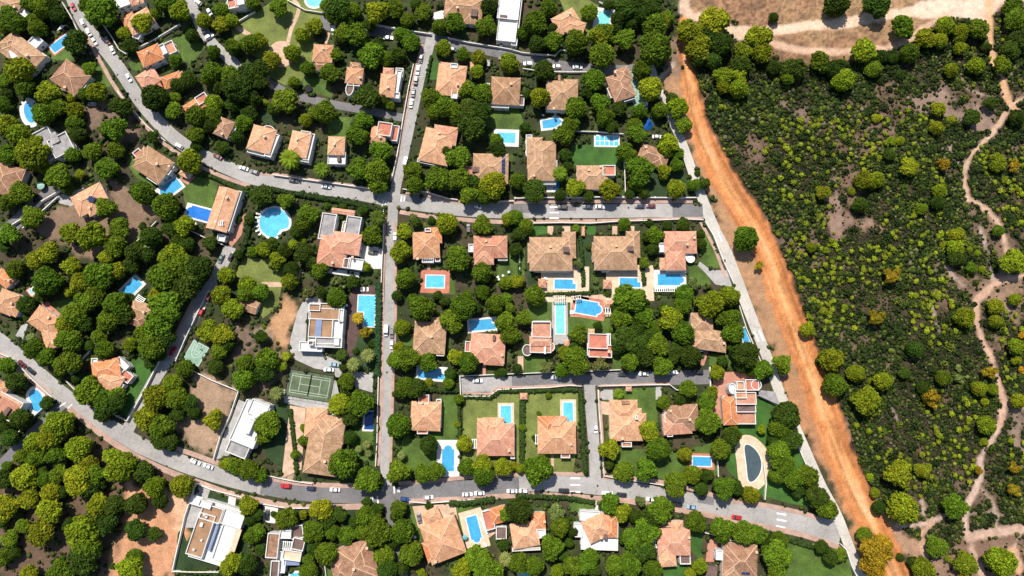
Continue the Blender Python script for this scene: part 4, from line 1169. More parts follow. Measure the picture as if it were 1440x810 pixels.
for row in [
 ('a1', 'R', 345, 243, 125, 46, -37, 'wb', 'r', .6, 'narrow blue pool slanting beside the courtyard house'),
 ('a1', 'K', 168, 632, 60, 120, -18, 'wb', 'w', 1.6, 'blue curved pool with a wide white edge above the grey modern house'),
 ('a2', 'O', 330, 0, 95, 78, 0, 'wl', 'w', .5, 'pale blue oval pool cut by the top edge, above the park lawn'),
 ('', 'R', 712, 194, 25, 14, 2, 'wl', 'w', 1.2, 'light blue pool with white deck above the solar-panelled house'),
 ('a3', 'R', 515, 108, 66, 80, 8, 'wt', 'w', 1.4, 'turquoise pool with white deck beside the top-edge lawn'),
 ('a3', 'D', 226, 686, 112, 62, -6, 'wb', 'w', .5, 'small blue dog-leg pool below the square tan house'),
 ('', 'L', 780, 256, 18, 24, 0, 'wb', 'w', .3, 'blue L-shaped pool wrapping the tall tan house'),
 ('b1', 'A', 955, 248, 66, 125, 52, 'wb', 'w', .5, 'blue pool with one rounded end beside the tan house and pool hut'),
 ('b1', 'N', 1120, 388, 138, 66, 15, 'wd', 'w', .3, 'deep blue pool with a rounded bay beside the long peach gabled house'),
 ('', 'R', 186, 404, 27, 15, -45, 'wb', 'w', .6, 'blue pool slanting among pines above the tan pergola house'),
 ('b2', 'K', 103, 440, 165, 165, 50, 'wl', 'w', .6, 'big light blue kidney pool ringed with white loungers'),
 ('b2', 'R', 1005, 770, 100, 66, 1, 'wl', 'r', 2.0, 'light blue pool in a red brick deck below the white-pergola house'),
 ('b3', 'S', 298, 785, 118, 52, 1, 'wb', 'y', 5.5, 'blue stepped pool on the red deck of the twin tan house with the hedge'),
 ('b3', 'S', 662, 776, 116, 50, 1, 'wb', 'y', 5.5, 'blue stepped pool on the deck of the twin tan house next to the pink one'),
 ('b3', 'N', 888, 760, 142, 62, 180, 'wb', 'w', .6, 'blue round-bayed pool on white paving below the pink house'),
 ('c1', 'K', 203, 628, 80, 125, 160, 'wb', 'w', .9, 'blue curved pool in the angle between the left-hand road and its side lane'),
 ('c1', 'R', 185, 12, 30, 28, -40, 'wl', 's', .6, 'tiny pale blue pool next to the left-edge peach house'),
 ('c2', 'L', 620, 125, 95, 172, 1, 'wl', None, 0, 'large L-shaped light blue pool beside the long clipped hedge'),
 ('c2', 'S', 1270, 203, 145, 58, -5, 'wb', 'w', .4, 'blue stepped pool touching the terracotta house'),
 ('c2', 'S', 985, 476, 148, 58, 5, 'wb', 'w', .5, 'blue stepped pool with white rim below the tan house with red path'),
 ('c2', 'R', 637, 740, 54, 100, 2, 'wn', 'w', .3, 'dark navy covered pool beside the middle side road'),
 ('c2', 'A', 1402, 722, 58, 130, 0, 'wl', 'y', .8, 'light blue round-ended pool on the lawn of the peach house'),
 ('c3', 'A', 315, 705, 54, 132, 0, 'wl', 'y', .9, 'light blue round-ended pool on the lawn of the orange house with towels'),
 ('c3', 'R', 270, 166, 48, 172, 0, 'wt', None, 0, 'long turquoise lap pool between the red-terraced houses'),
 ('c3', 'N', 428, 108, 140, 74, 190, 'wb', 'r', 1.2, 'blue pool with a round bay in a terracotta deck under the twin houses'),
 ('c3', 'R', 1303, 262, 34, 80, -18, 'wb', 'w', .3, 'sliver of blue pool behind a pine by the concrete lane'),
 ('d2', 'N', 1078, 148, 140, 68, 91, 'wb', 'w', 1.8, 'blue pool with a notched bay on a white deck above the lower road'),
 ('d2', 'N', 1225, 542, 145, 60, -104, 'wb', 'y', 2.2, 'blue notched pool on a tan deck with loungers below the lower road'),
 ('d3', 'R', 1065, 163, 102, 50, 2, 'wb', 'r', 1.0, 'blue pool with white and red edging below the pinkish brown house'),
 ('d3', 'J', 1340, 172, 100, 210, -4, 'wk', 'y', 3.6, 'dark emptied kidney pool in a broad tan deck near the concrete lane'),
 ('d3', 'R', 85, 800, 90, 34, 0, 'wt', 'w', .4, 'turquoise pool cut by the bottom edge under pines'),
 ('d2', 'R', 218, 802, 50, 24, -5, 'wl', 'w', .4, 'tiny pool beside the white cubic villa at the bottom edge'),
 ('d1', 'R', 1230, 778, 12, 4, 0, 'wl', None, 0, ''),
]:
    if row[-1]:
        pool(*row)
# the pool under its pale cover
p, W, H, g = rect('a3', 532, 792, 132, 56, 1)
root = tag(empty('covered_pool', (p.x, p.y, 0), g), 'covered pool with a white gridded cover on the vivid lawn', 'covered pool')
mb = MB(); mb.prism([(-W / 2 - .5, -H / 2 - .5), (W / 2 + .5, -H / 2 - .5), (W / 2 + .5, H / 2 + .5), (-W / 2 - .5, H / 2 + .5)], 0, .16, 'w'); mb.build('coping', root)
mb = MB(); mb.face([(-W / 2, -H / 2, .2), (W / 2, -H / 2, .2), (W / 2, H / 2, .2), (-W / 2, H / 2, .2)], 'wl'); mb.build('cover', root)
mb = MB()
for i in range(6): mb.box(-W / 2 + W * i / 5, 0, .28, H, 0, .2, .3, 'whitemetal')
for i in range(3): mb.box(0, -H / 2 + H * i / 2, W, .28, 0, .2, .305, 'whitemetal')
mb.build('cover_frame', root)
burn(rc(p.x, p.y, W + 2, H + 2, g), 1)
sheet('pool_ramp', 'court_teal', 'c3', [(308, 745), (322, 745), (326, 768), (310, 770)], z=.135) if False else None

# ---------------------------------------------------------------- small buildings and shelters
def hut(c, x, y, w, h, a, e, rk, label, name='pool_hut', cat='hut', rt='H'):
    p, W, H, g = rect(c, x, y, w, h, a, e)
    root = tag(empty(name, (p.x, p.y, 0), g), label, cat)
    mb = MB(); mb.box(0, 0, W - .5, H - .5, 0, 0, e - .1, 'wall', top=False); mb.build('wall', root)
    mb, rb = MB(), MB()
    hip_roof(mb, rb, W, H, e, 0, 0, 0, rk, gable=(rt == 'G')); r = mb.build('roof', root)
    rb.build('ridge_tiles', r)
    d = link('door', DOOR, root, (0, -(H - .5) / 2, 0)); d.rotation_euler.z = math.pi
    burn(rc(p.x, p.y, W + .4, H + .4, g), 1)
hut('b1', 1036, 160, 54, 44, 28, 2.8, 'p', 'small peach tiled pool hut on a red patio beside the roadside pool')
hut('c3', 65, 603, 42, 36, 0, 2.6, 's', 'tiny red roofed hut between the two lawns, under the cul-de-sac wall')
hut('c3', 655, 562, 32, 26, 0, 2.6, 's', 'tiny pink roofed gate hut below the parked cars of the cul-de-sac')
hut('c3', 308, 305, 30, 38, 0, 2.6, 's', 'tiny orange roofed hut at the foot of the lap pool')
hut('b2', 490, 378, 130, 30, 8, 2.8, 's', 'long low orange roofed outhouse above the two grey flat wings', 'outhouse', 'outhouse', 'G')
hut('b3', 170, 780, 46, 50, 0, 2.4, 's', 'small orange roofed hut on the pool deck of the twin with hedge')
hut('b3', 535, 785, 46, 50, 0, 2.4, 's', 'small orange roofed hut on the pool deck of the twin next to the pink house')
hut('c3', 545, 85, 62, 40, 0, 2.6, 's', 'small orange roofed pool house at the end of the terracotta deck')
hut('a2', 1220, 370, 38, 44, 0, 2.6, 's', 'small orange roofed hut by the ochre tree below the top street')
hut('b3', 400, 487, 18, 52, 2, 2.2, 'p', 'narrow peach roofed pump hut between the twin tan houses')
def shelter(c, x, y, w, h, a, e, label, slat='whitemetal', name='pergola'):
    p, W, H, g = rect(c, x, y, w, h, a, e)
    root = tag(empty(name, (p.x, p.y, 0), g), label, 'pergola')
    mb = MB()
    n = max(4, int(W / .9))
    for i in range(n): mb.box(-W / 2 + W * (i + .5) / n, 0, .32, H, 0, e, e + .15, slat, bottom=True)
    mb.build('slats', root)
    mb = MB()
    for s in (-1, 1): mb.box(0, s * (H / 2 - .2), W, .2, 0, e - .22, e - .003, slat, bottom=True)
    mb.build('beams', root)
    for sx in (-1, 1):
        for sy in (-1, 1):
            q = MB(); q.box(sx * (W / 2 - .2), sy * (H / 2 - .2), .2, .2, 0, 0, e - .22, slat); q.build('post', root)
shelter('c3', 545, 124, 56, 36, 0, 2.6, 'white slatted pergola at the end of the terracotta pool deck')
shelter('c3', 265, 55, 70, 34, 0, 2.7, 'dark grey slatted pergola at the top of the lap pool', 'chim')
shelter('c3', 365, 50, 50, 24, -8, 2.6, 'small grey slatted pergola above the terracotta pool deck', 'chim')
shelter('b3', 862, 812, 130, 30, 0, 2.6, 'white slatted pergola under the round-bayed pool')

# courts
def court(c, x, y, w, h, a, key, label, kind):
    p, W, H, g = rect(c, x, y, w, h, a)
    root = tag(empty(kind, (p.x, p.y, 0), g), label, kind.replace('_', ' '))
    z = .07
    mb = MB(); mb.prism([(-W / 2, -H / 2), (W / 2, -H / 2), (W / 2, H / 2), (-W / 2, H / 2)], 0, z, key); mb.build('surface', root)
    mb = MB()
    def ln(x0, y0, x1, y1, t=.09):
        L = math.hypot(x1 - x0, y1 - y0)
        mb.face([(q[0], q[1], z + .006 + .0005 * len(mb.f)) for q in rc((x0 + x1) / 2, (y0 + y1) / 2, L, t, math.atan2(y1 - y0, x1 - x0))], 'paint')
    if kind == 'tennis_court':
        l, s = W * .42, H * .36
        for yy in (-s, -s * .76, s * .76, s): ln(-l, yy, l, yy)
        for xx in (-l, -l * .54, l * .54, l): ln(xx, -s if abs(xx) > l * .9 else -s * .76, xx, s if abs(xx) > l * .9 else s * .76)
        ln(-l * .54, 0, l * .54, 0)
        mb.build('court_lines', root)
        nb = MB(); nb.box(0, 0, .06, H * .8, 0, z, 1.0, 'blackmesh'); nb.build('net', root)
        fence_ = MB()
        for sx, sy, ww, hh in ((0, -1, W, .08), (0, 1, W, .08), (-1, 0, .08, H), (1, 0, .08, H)):
            fence_.box(sx * W / 2, sy * H / 2, ww, hh, 0, 2.9, 3.0, 'blackmesh', bottom=True); fence_.box(sx * W / 2, sy * H / 2, ww, hh, 0, .07, .5, 'blackmesh')
        for k_ in range(7):
            for sy in (-1, 1): fence_.box(-W / 2 + W * k_ / 6, sy * H / 2, .12, .12, 0, 0, 3.05, 'blackmesh')
        fence_.build('fence', root)
    else:
        s = .92
        for x0, y0, x1, y1 in ((-W / 2, -H / 2, W / 2, -H / 2), (-W / 2, H / 2, W / 2, H / 2), (-W / 2, -H / 2, -W / 2, H / 2), (W / 2, -H / 2, W / 2, H / 2)):
            ln(x0 * s, y0 * s, x1 * s, y1 * s)
        pts = [(W * .34 * math.cos(t), H * .40 - H * .62 * math.sin(t)) for t in np.linspace(0, math.pi, 13)]
        for q0, q1 in zip(pts[:-1], pts[1:]): ln(*q0, *q1)
        pts = [(W * .15 * math.cos(t), H * .1 - H * .16 * math.sin(t)) for t in np.linspace(0, math.pi, 9)]
        for q0, q1 in zip(pts[:-1], pts[1:]): ln(*q0, *q1)
        ln(-W * .15, H * .1, -W * .15, H * .4); ln(W * .15, H * .1, W * .15, H * .4); ln(-W * .15, H * .1, W * .15, H * .1)
        mb.build('court_lines', root)
        nb = MB(); nb.tube([(0, H * .45, 0), (0, H * .45, 3.2), (0, H * .40, 3.3)], [.07, .07, .05], 'whitemetal'); nb.box(0, H * .38, 1.5, .08, 0, 2.8, 3.8, 'whitemetal', bottom=True); nb.build('hoop_board', root)
    burn(rc(p.x, p.y, W, H, g), 1)
    LAND.append((kind.replace('_', ' '), *src(c, x, y), 'court'))
court('c2', 302, 543, 255, 150, 9, 'court_green', 'worn green tennis court with white lines below the modern roof-deck villa', 'tennis_court')
court('c1', 1100, 362, 100, 125, 28, 'court_teal', 'small teal basketball court with a white key beside the side road', 'basketball_court')
court('a3', 690, 500, 62, 210, -12, 'court_teal', 'narrow green paddle court beside the brown house near the track', 'paddle_court')
# ---------------------------------------------------------------- trees: survey of crowns (crop, tone: x,y,r ...)
TREES = {
'a1': {
 'm': "55,70,45 85,125,62 30,140,50 200,110,48 240,50,58 170,20,50 575,75,92 495,30,55 870,80,35 930,20,60 1245,60,45 1310,265,48 1405,250,55 1200,295,40 985,340,40 1290,430,65 1200,410,60 140,490,55 20,460,42 25,590,45 480,530,40 500,385,42 245,640,65 420,690,50 65,680,32 650,720,75 590,730,34 975,620,52 980,545,36 1100,655,60 1200,640,50 1100,760,52 1370,690,52 330,600,52 215,165,50 1170,440,45 1420,20,40 640,720,40",
 'y': "700,190,42 800,130,62 1010,60,60 1145,120,45 1240,140,48 1300,115,40 115,400,75 285,530,70 400,550,30 545,520,60 425,620,50 35,700,60 110,760,65 1200,580,52 190,800,50",
 'd': "290,40,50 330,85,50 425,235,70 735,260,48 1080,205,40 1390,420,60 1340,500,82 1240,490,42 440,760,50 680,600,62 870,550,75 1180,710,42 1000,480,45 1060,450,50 1400,640,50 860,770,35 1240,690,30 1310,590,45 1420,560,50 40,530,35 1330,770,40"},
'a2': {
 'm': "130,45,55 400,30,42 770,50,60 490,190,55 570,200,70 850,115,45 940,70,50 1120,130,60 1030,155,45 1290,150,60 820,195,50 870,240,55 1160,305,40 450,310,40 295,390,45 420,410,60 645,310,75 730,330,45 165,570,75 390,630,65 605,680,55 570,760,65 980,550,60 1190,510,60 1270,530,60 1060,600,60 1000,620,52 1350,790,40 755,595,28 1110,620,50 540,60,50 440,90,52 330,640,40",
 'y': "20,230,45 260,200,45 330,150,50 205,300,50 90,340,55 680,75,75 1050,270,50 1250,325,45 1420,360,60 215,465,35 280,675,40 1240,400,42 50,575,20",
 'd': "30,400,60 460,50,75 1310,40,55 800,310,45 625,545,75 1190,620,70 1210,720,80 690,250,42 640,140,40 510,110,45 900,30,35 1270,630,60 1130,680,40 30,460,50 100,610,40 720,560,35"},
'a3': {
 'm': "205,50,50 130,130,70 60,190,40 230,230,55 435,70,50 360,240,70 520,180,60 505,310,75 625,220,65 800,150,70 800,270,95 360,610,65 460,450,65 490,590,60 520,660,55 725,395,55 715,625,45 290,760,60 700,750,60 690,710,50 960,700,50 830,620,48 330,700,55 870,100,40",
 'y': "490,205,60 775,500,70 155,550,58 875,810,60 930,610,60 1000,180,75 1130,125,85 1045,270,75 1290,290,60 1380,220,75 1400,300,60 1180,425,60 1270,430,50 1185,490,40 1270,500,58 840,120,50",
 'd': "140,250,50 640,50,65 700,20,60 790,40,55 600,110,50 180,395,60 600,610,45 900,560,40 1170,250,70 1130,340,52 1050,330,50 1280,370,58 80,530,32 235,160,32 75,720,35 720,90,55 540,30,30 430,520,40 560,710,40 670,140,40 580,170,40 1100,200,60"},
'a4': {
 'm': "755,155,68 590,390,50 790,300,55 1175,160,62 1385,110,65 290,350,60 110,440,40 1370,30,60",
 'y': "535,290,70 420,450,65 885,220,60 960,230,45 990,150,55 1080,180,45 1070,215,35 1075,275,38 1300,370,52 1165,370,50 1025,395,40 950,610,45 945,720,40 1025,675,28 605,665,28 695,790,28 740,790,28",
 'd': "380,25,72 600,30,78 630,320,42 370,390,55 140,390,65 30,380,42 1225,270,30 1400,230,60 1360,280,55 1245,580,40 1140,660,48 1395,660,48 740,420,28 700,330,30 30,100,30"},
'b1': {
 'm': "50,60,60 410,60,45 520,45,55 650,35,50 325,180,75 605,135,65 120,275,65 45,325,50 185,410,65 60,500,65 805,275,65 935,350,78 670,470,62 650,570,62 90,700,55 270,770,80 920,740,85 1020,690,80 1420,600,32 600,350,62 560,740,82",
 'y': "185,60,90 245,130,40 455,170,30 1065,95,72 400,500,60 520,520,82 600,635,45 275,610,62 205,650,55 405,685,55 660,710,50 450,780,60 965,630,75 1035,455,60 1270,735,50 1385,790,52",
 'd': "1120,700,75 1060,780,80 800,460,25 1420,280,26 1100,20,35 1250,20,40 850,520,60 760,600,60 1180,560,45 960,470,50 1050,560,45 380,250,38 30,570,36 1000,540,40 830,620,45 740,680,50 1340,620,30 1400,420,30 1330,420,26"},
'b2': {
 'm': "365,140,48 170,315,52 300,390,60 575,140,65 700,40,65 680,160,75 690,230,55 885,150,55 890,230,55 1020,190,75 1135,75,70 1130,200,70 1190,290,60 1280,290,50 1275,450,62 840,755,60 1130,640,75 1270,720,60 655,510,58 270,440,50 360,710,50 600,520,30",
 'y': "1330,230,78 1070,445,62 1415,420,40 835,490,48 810,605,62 1400,780,40 120,650,50 210,565,32 190,770,50 45,590,45 620,690,28 260,540,25",
 'd': "40,290,65 1215,210,50 680,410,50 600,370,30 490,350,24 400,345,22 270,610,60 1360,30,50 480,400,22 230,490,40 80,560,45 160,600,45 1340,290,40 900,440,30 310,660,40 985,425,24 1060,40,40 200,700,45 540,770,40",
 'p': "460,785,45 880,410,25 100,690,34 950,455,20"},
'b3': {
 'm': "30,210,50 715,150,85 640,50,60 860,30,50 1020,230,38 1310,530,72 80,460,45 630,450,40 800,510,50 740,665,32 360,470,25 700,220,50 920,120,40 930,60,36 20,410,45",
 'y': "355,245,56 550,255,62 850,150,45 920,250,55 30,770,40",
 'd': "125,265,70 1080,220,34 1040,160,18 770,440,24 870,455,30 960,450,40 300,60,40 310,120,30 1060,560,34 430,290,34 270,285,36 740,275,35 660,280,30 430,580,18 740,590,20 20,590,40 790,590,35 760,520,30 1060,500,25 30,510,45",
 'p': "375,665,32 1010,770,45 470,770,25", 'o': "1380,680,28"},
'b4': {
 'm': "860,360,35 1140,690,34 1290,485,34",
 'y': "790,130,55 310,270,45 535,205,55 600,200,50 960,260,40 1290,105,50 1370,660,75 1050,580,50 1060,510,45 985,565,26 240,580,30 325,595,22 185,700,18 470,265,25 1175,610,20 1130,590,18 1200,700,22 830,380,22",
 'o': "990,110,40 1385,125,38 685,725,55", 'd': "680,60,35 510,340,45 950,330,40 1050,640,45"},
'c1': {
 'm': "480,80,65 660,90,75 610,180,62 420,150,70 390,290,70 195,340,58 265,385,55 380,420,72 560,270,45 590,340,55 500,570,80 580,630,70 940,110,95 900,190,85 820,260,60 850,320,78 1230,350,50 1040,450,52 990,620,65 910,780,70 1380,420,55 1370,510,65 40,430,50 540,40,60 1380,30,50 650,610,60",
 'y': "370,200,55 730,310,42 1310,110,60 1245,40,60 1170,240,65 1260,265,65 970,530,55 880,610,75 820,720,70 1200,740,60 340,760,78 390,20,30 880,30,40 850,45,25",
 'd': "640,640,70 580,700,50 930,280,60 1210,440,46 1095,700,40 90,520,55 260,640,40 120,730,60 30,780,40 150,90,52 240,30,42 1010,30,60 430,500,32 1280,310,45 700,150,55 480,200,45 1060,640,50 1000,710,45 30,720,40 500,320,30 720,60,40 340,470,40 840,410,40 900,370,38 150,160,26",
 'p': "170,275,28"},
'c2': {
 'm': "30,20,50 450,50,60 60,400,68 510,520,50 585,640,75 70,760,75 935,115,75 1100,180,70 1160,110,75 1340,90,58 1400,190,60 1420,260,55 790,400,55 855,390,65 965,415,55 1190,415,60 800,770,70 1140,620,30 1420,110,32 1270,20,45 1180,40,40 840,550,55 1080,530,35 1400,60,40 880,60,35",
 'y': "820,220,48 800,330,34 470,650,65 1120,380,45 665,657,18 270,780,25 165,380,28 145,435,32 1130,760,20 970,525,26 45,215,12",
 'd': "50,470,60 530,720,50 480,370,36 900,560,60 800,590,40 1380,470,28 1060,70,32 370,25,35 1090,480,36 30,270,40 560,700,42 500,590,34 790,40,32 1020,40,30 1240,110,32 490,440,26 880,640,26 650,310,22 1350,480,22 620,340,18 560,350,20",
 'p': "300,30,40 110,590,42 625,375,42 545,425,42 390,390,12", 'o': "620,250,38"},
'c3': {
 'm': "130,40,60 70,170,50 10,260,45 375,260,58 360,410,80 280,460,45 660,60,90 610,170,60 740,160,65 800,220,45 820,310,70 660,410,55 840,430,62 960,90,55 965,30,55 960,250,68 1220,170,70 1240,250,65 1400,450,58 985,560,52 850,640,42 1090,630,55 1095,740,75 600,590,32 205,600,20 150,700,15 60,780,25 1240,800,34 560,230,18",
 'y': "295,360,42 890,170,70 1110,85,80 1220,45,60 1150,470,45 1120,580,36 770,800,60 1400,790,28",
 'd': "640,270,65 700,310,70 750,380,60 780,260,50 1000,380,65 1310,370,80 940,630,36 700,230,50 730,90,45 480,210,28 30,450,30 1290,430,45 900,390,40 860,120,40 1180,410,35 540,30,20 700,160,40 350,340,40 1240,340,40 590,110,40 590,330,45 920,330,40 1150,150,40 1340,460,34",
 'p': "190,430,45 500,430,48"},
'c4': {
 'm': "370,540,68 980,500,44 75,420,60 5,470,30 60,780,62",
 'y': "220,230,45 350,400,70 490,475,52 640,520,56 575,520,20 550,625,80 1100,160,58 1275,100,45 1280,185,40 1225,770,55 1180,560,44 1255,565,34 1400,630,45 1390,330,50 430,105,20 310,125,24 1215,635,24 1385,60,35 1390,400,30",
 'o': "600,150,55 905,620,55 1240,480,44 1430,270,30 1420,460,24", 'd': "100,710,80 290,410,28 820,340,50 760,470,35 870,560,40",
 'p': "1065,510,30 1065,440,28"},
'd1': {
 'm': "310,130,60 210,140,55 120,135,40 330,230,55 255,265,50 540,240,60 130,525,45 60,595,50 20,700,50 490,640,78 340,780,78 1320,190,55 1400,210,60 755,700,50 1420,580,50 40,190,30",
 'y': "290,20,75 200,60,60 445,90,72 140,250,75 500,180,55 440,270,85 290,335,55 40,420,75 165,370,62 280,440,75 235,560,75 550,400,65 470,560,95 165,800,55 680,190,90 620,130,45 870,305,60 735,770,75 1025,300,66 1265,180,42 1395,410,55 1300,740,65",
 'd': "20,270,60 500,310,60 640,410,60 600,510,70 480,710,88 810,220,60 900,385,45 770,400,62 760,550,62 870,570,42 900,40,60 950,50,52 1410,490,40 630,750,20 60,30,50 20,500,40 560,290,40 360,330,40 100,440,40 400,520,45 80,680,36 1390,740,60 340,170,40 230,220,40 1245,350,12"},
'd2': {
 'm': "490,175,85 630,265,75 795,225,70 940,230,55 1010,220,52 1180,195,50 1275,240,62 25,240,45 5,560,50 170,485,65 320,560,65 430,560,45 620,470,60 510,580,52 600,555,50 680,550,85 395,680,65 295,785,55 720,690,60 800,430,52 825,555,68 875,680,70 1240,710,75 1300,775,85 1410,460,45 220,125,28 270,45,34 40,20,50 300,715,40",
 'y': "1275,180,58 365,430,65 1170,65,48 1385,195,52 1150,760,60 930,795,34 265,460,28",
 'd': "690,285,36 970,70,55 470,460,45 680,430,40 400,500,50 740,770,60 10,460,35 530,30,40 970,410,25 345,640,40 620,390,30 560,500,40 650,630,40 760,620,40 820,760,40 1390,630,36 320,650,40 780,470,30 30,660,35 100,460,20",
 'p': "815,130,26 1400,715,42 620,70,25 575,95,22 630,120,22"},
'd3': {
 'm': "145,205,85 820,95,68 625,225,62 750,210,64 915,295,70 1170,95,60 1195,310,70 220,640,75 825,430,75 750,560,85 680,600,65 1030,500,60 1175,540,65 1300,560,70 1370,570,58 40,730,60 120,750,60 340,750,56 410,740,60 580,750,60 660,740,70 790,770,55 550,400,60 270,530,55 440,700,50",
 'y': "545,95,60 45,200,28 10,190,28 970,125,42 1010,235,52 1340,350,50 620,455,55 1050,750,45 1000,795,34 255,780,40",
 'd': "40,440,75 1090,240,40 1060,320,42 545,180,30 780,480,60 870,430,50 740,660,70 1260,310,45 560,480,34 1230,20,55 1430,620,40 1180,590,45 340,490,14 340,560,30 690,470,40 460,770,40 700,690,40 130,30,20 310,490,24 110,470,26 320,620,28 290,690,34 620,600,30",
 'p': "250,440,52 730,390,40", 'o': "70,50,18"},
'd4': {
 'm': "60,110,65 80,180,70 50,240,50 140,260,60 210,240,65 330,430,60 50,680,85 60,600,50 40,780,60 540,575,46 400,680,40 945,640,60 1045,415,70",
 'y': "715,225,80 860,215,42 745,430,90 870,770,65 1105,735,65 1300,725,85 1210,50,28 570,250,24 600,340,30 1010,710,20",
 'd': "130,30,65 270,365,65 300,640,40 350,700,45 740,700,25 815,730,35 240,275,50 170,330,40 620,420,40 30,40,40",
 'o': "600,660,92 580,745,70 640,620,50 1185,220,30 1380,190,40 1375,330,42 1100,795,40"},
}
TONE = {'m': (.122, .194, .011), 'y': (.225, .268, .012), 'd': (.056, .098, .010), 'o': (.37, .25, .016), 'p': (.19, .22, .06)}  # d mostly stands for understorey, with its shade put into the leaf colour
TWORD = {'m': 'green', 'y': 'yellow-green', 'd': 'dark green', 'o': 'ochre-yellow', 'p': 'pale green'}

# ---- foliage building blocks
def ico(sub):
    bm = bmesh.new(); bmesh.ops.create_icosphere(bm, subdivisions=sub, radius=1)
    v = np.array([x.co[:] for x in bm.verts]); f = np.array([[x.index for x in q.verts] for q in bm.faces])
    bm.free(); return v, f
IV1, IF1 = ico(1)
IV2, IF2 = ico(2)

def lumps(cent, rad, rs, sub=1, jit=.22, squash=.85):
    """Rough little balls of foliage: returns V, F, owner index."""
    IV, IF = (IV1, IF1) if sub == 1 else (IV2, IF2)
    n, k = len(cent), len(IV)
    d = 1 + jit * (rs.rand(n, k) * 2 - 1)
    V = IV[None] * d[..., None] * rad[:, None, None]
    V[..., 2] *= squash
    a = rs.rand(n) * 6.28
    x = V[..., 0] * np.cos(a)[:, None] - V[..., 1] * np.sin(a)[:, None]
    y = V[..., 0] * np.sin(a)[:, None] + V[..., 1] * np.cos(a)[:, None]
    V[..., 0], V[..., 1] = x, y
    V += cent[:, None, :]
    F = IF[None] + (np.arange(n) * k)[:, None, None]
    return V.reshape(-1, 3), F.reshape(-1, 3), np.repeat(np.arange(n), k)

def tufts(cent, nrm, size, rs):
    """Small triangular sprays sticking out of a crown."""
    n = len(cent)
    r = rs.randn(n, 3); r -= nrm * (r * nrm).sum(1, keepdims=True) * .7
    r /= np.linalg.norm(r, axis=1, keepdims=True)
    s = np.cross(nrm, r); s /= np.maximum(np.linalg.norm(s, axis=1, keepdims=True), 1e-6)
    z = size[:, None]
    V = np.stack([cent - s * z * .5, cent + s * z * .5, cent + (nrm * .6 + r * .5) * z], 1)
    return V.reshape(-1, 3), np.arange(n * 3).reshape(n, 3)

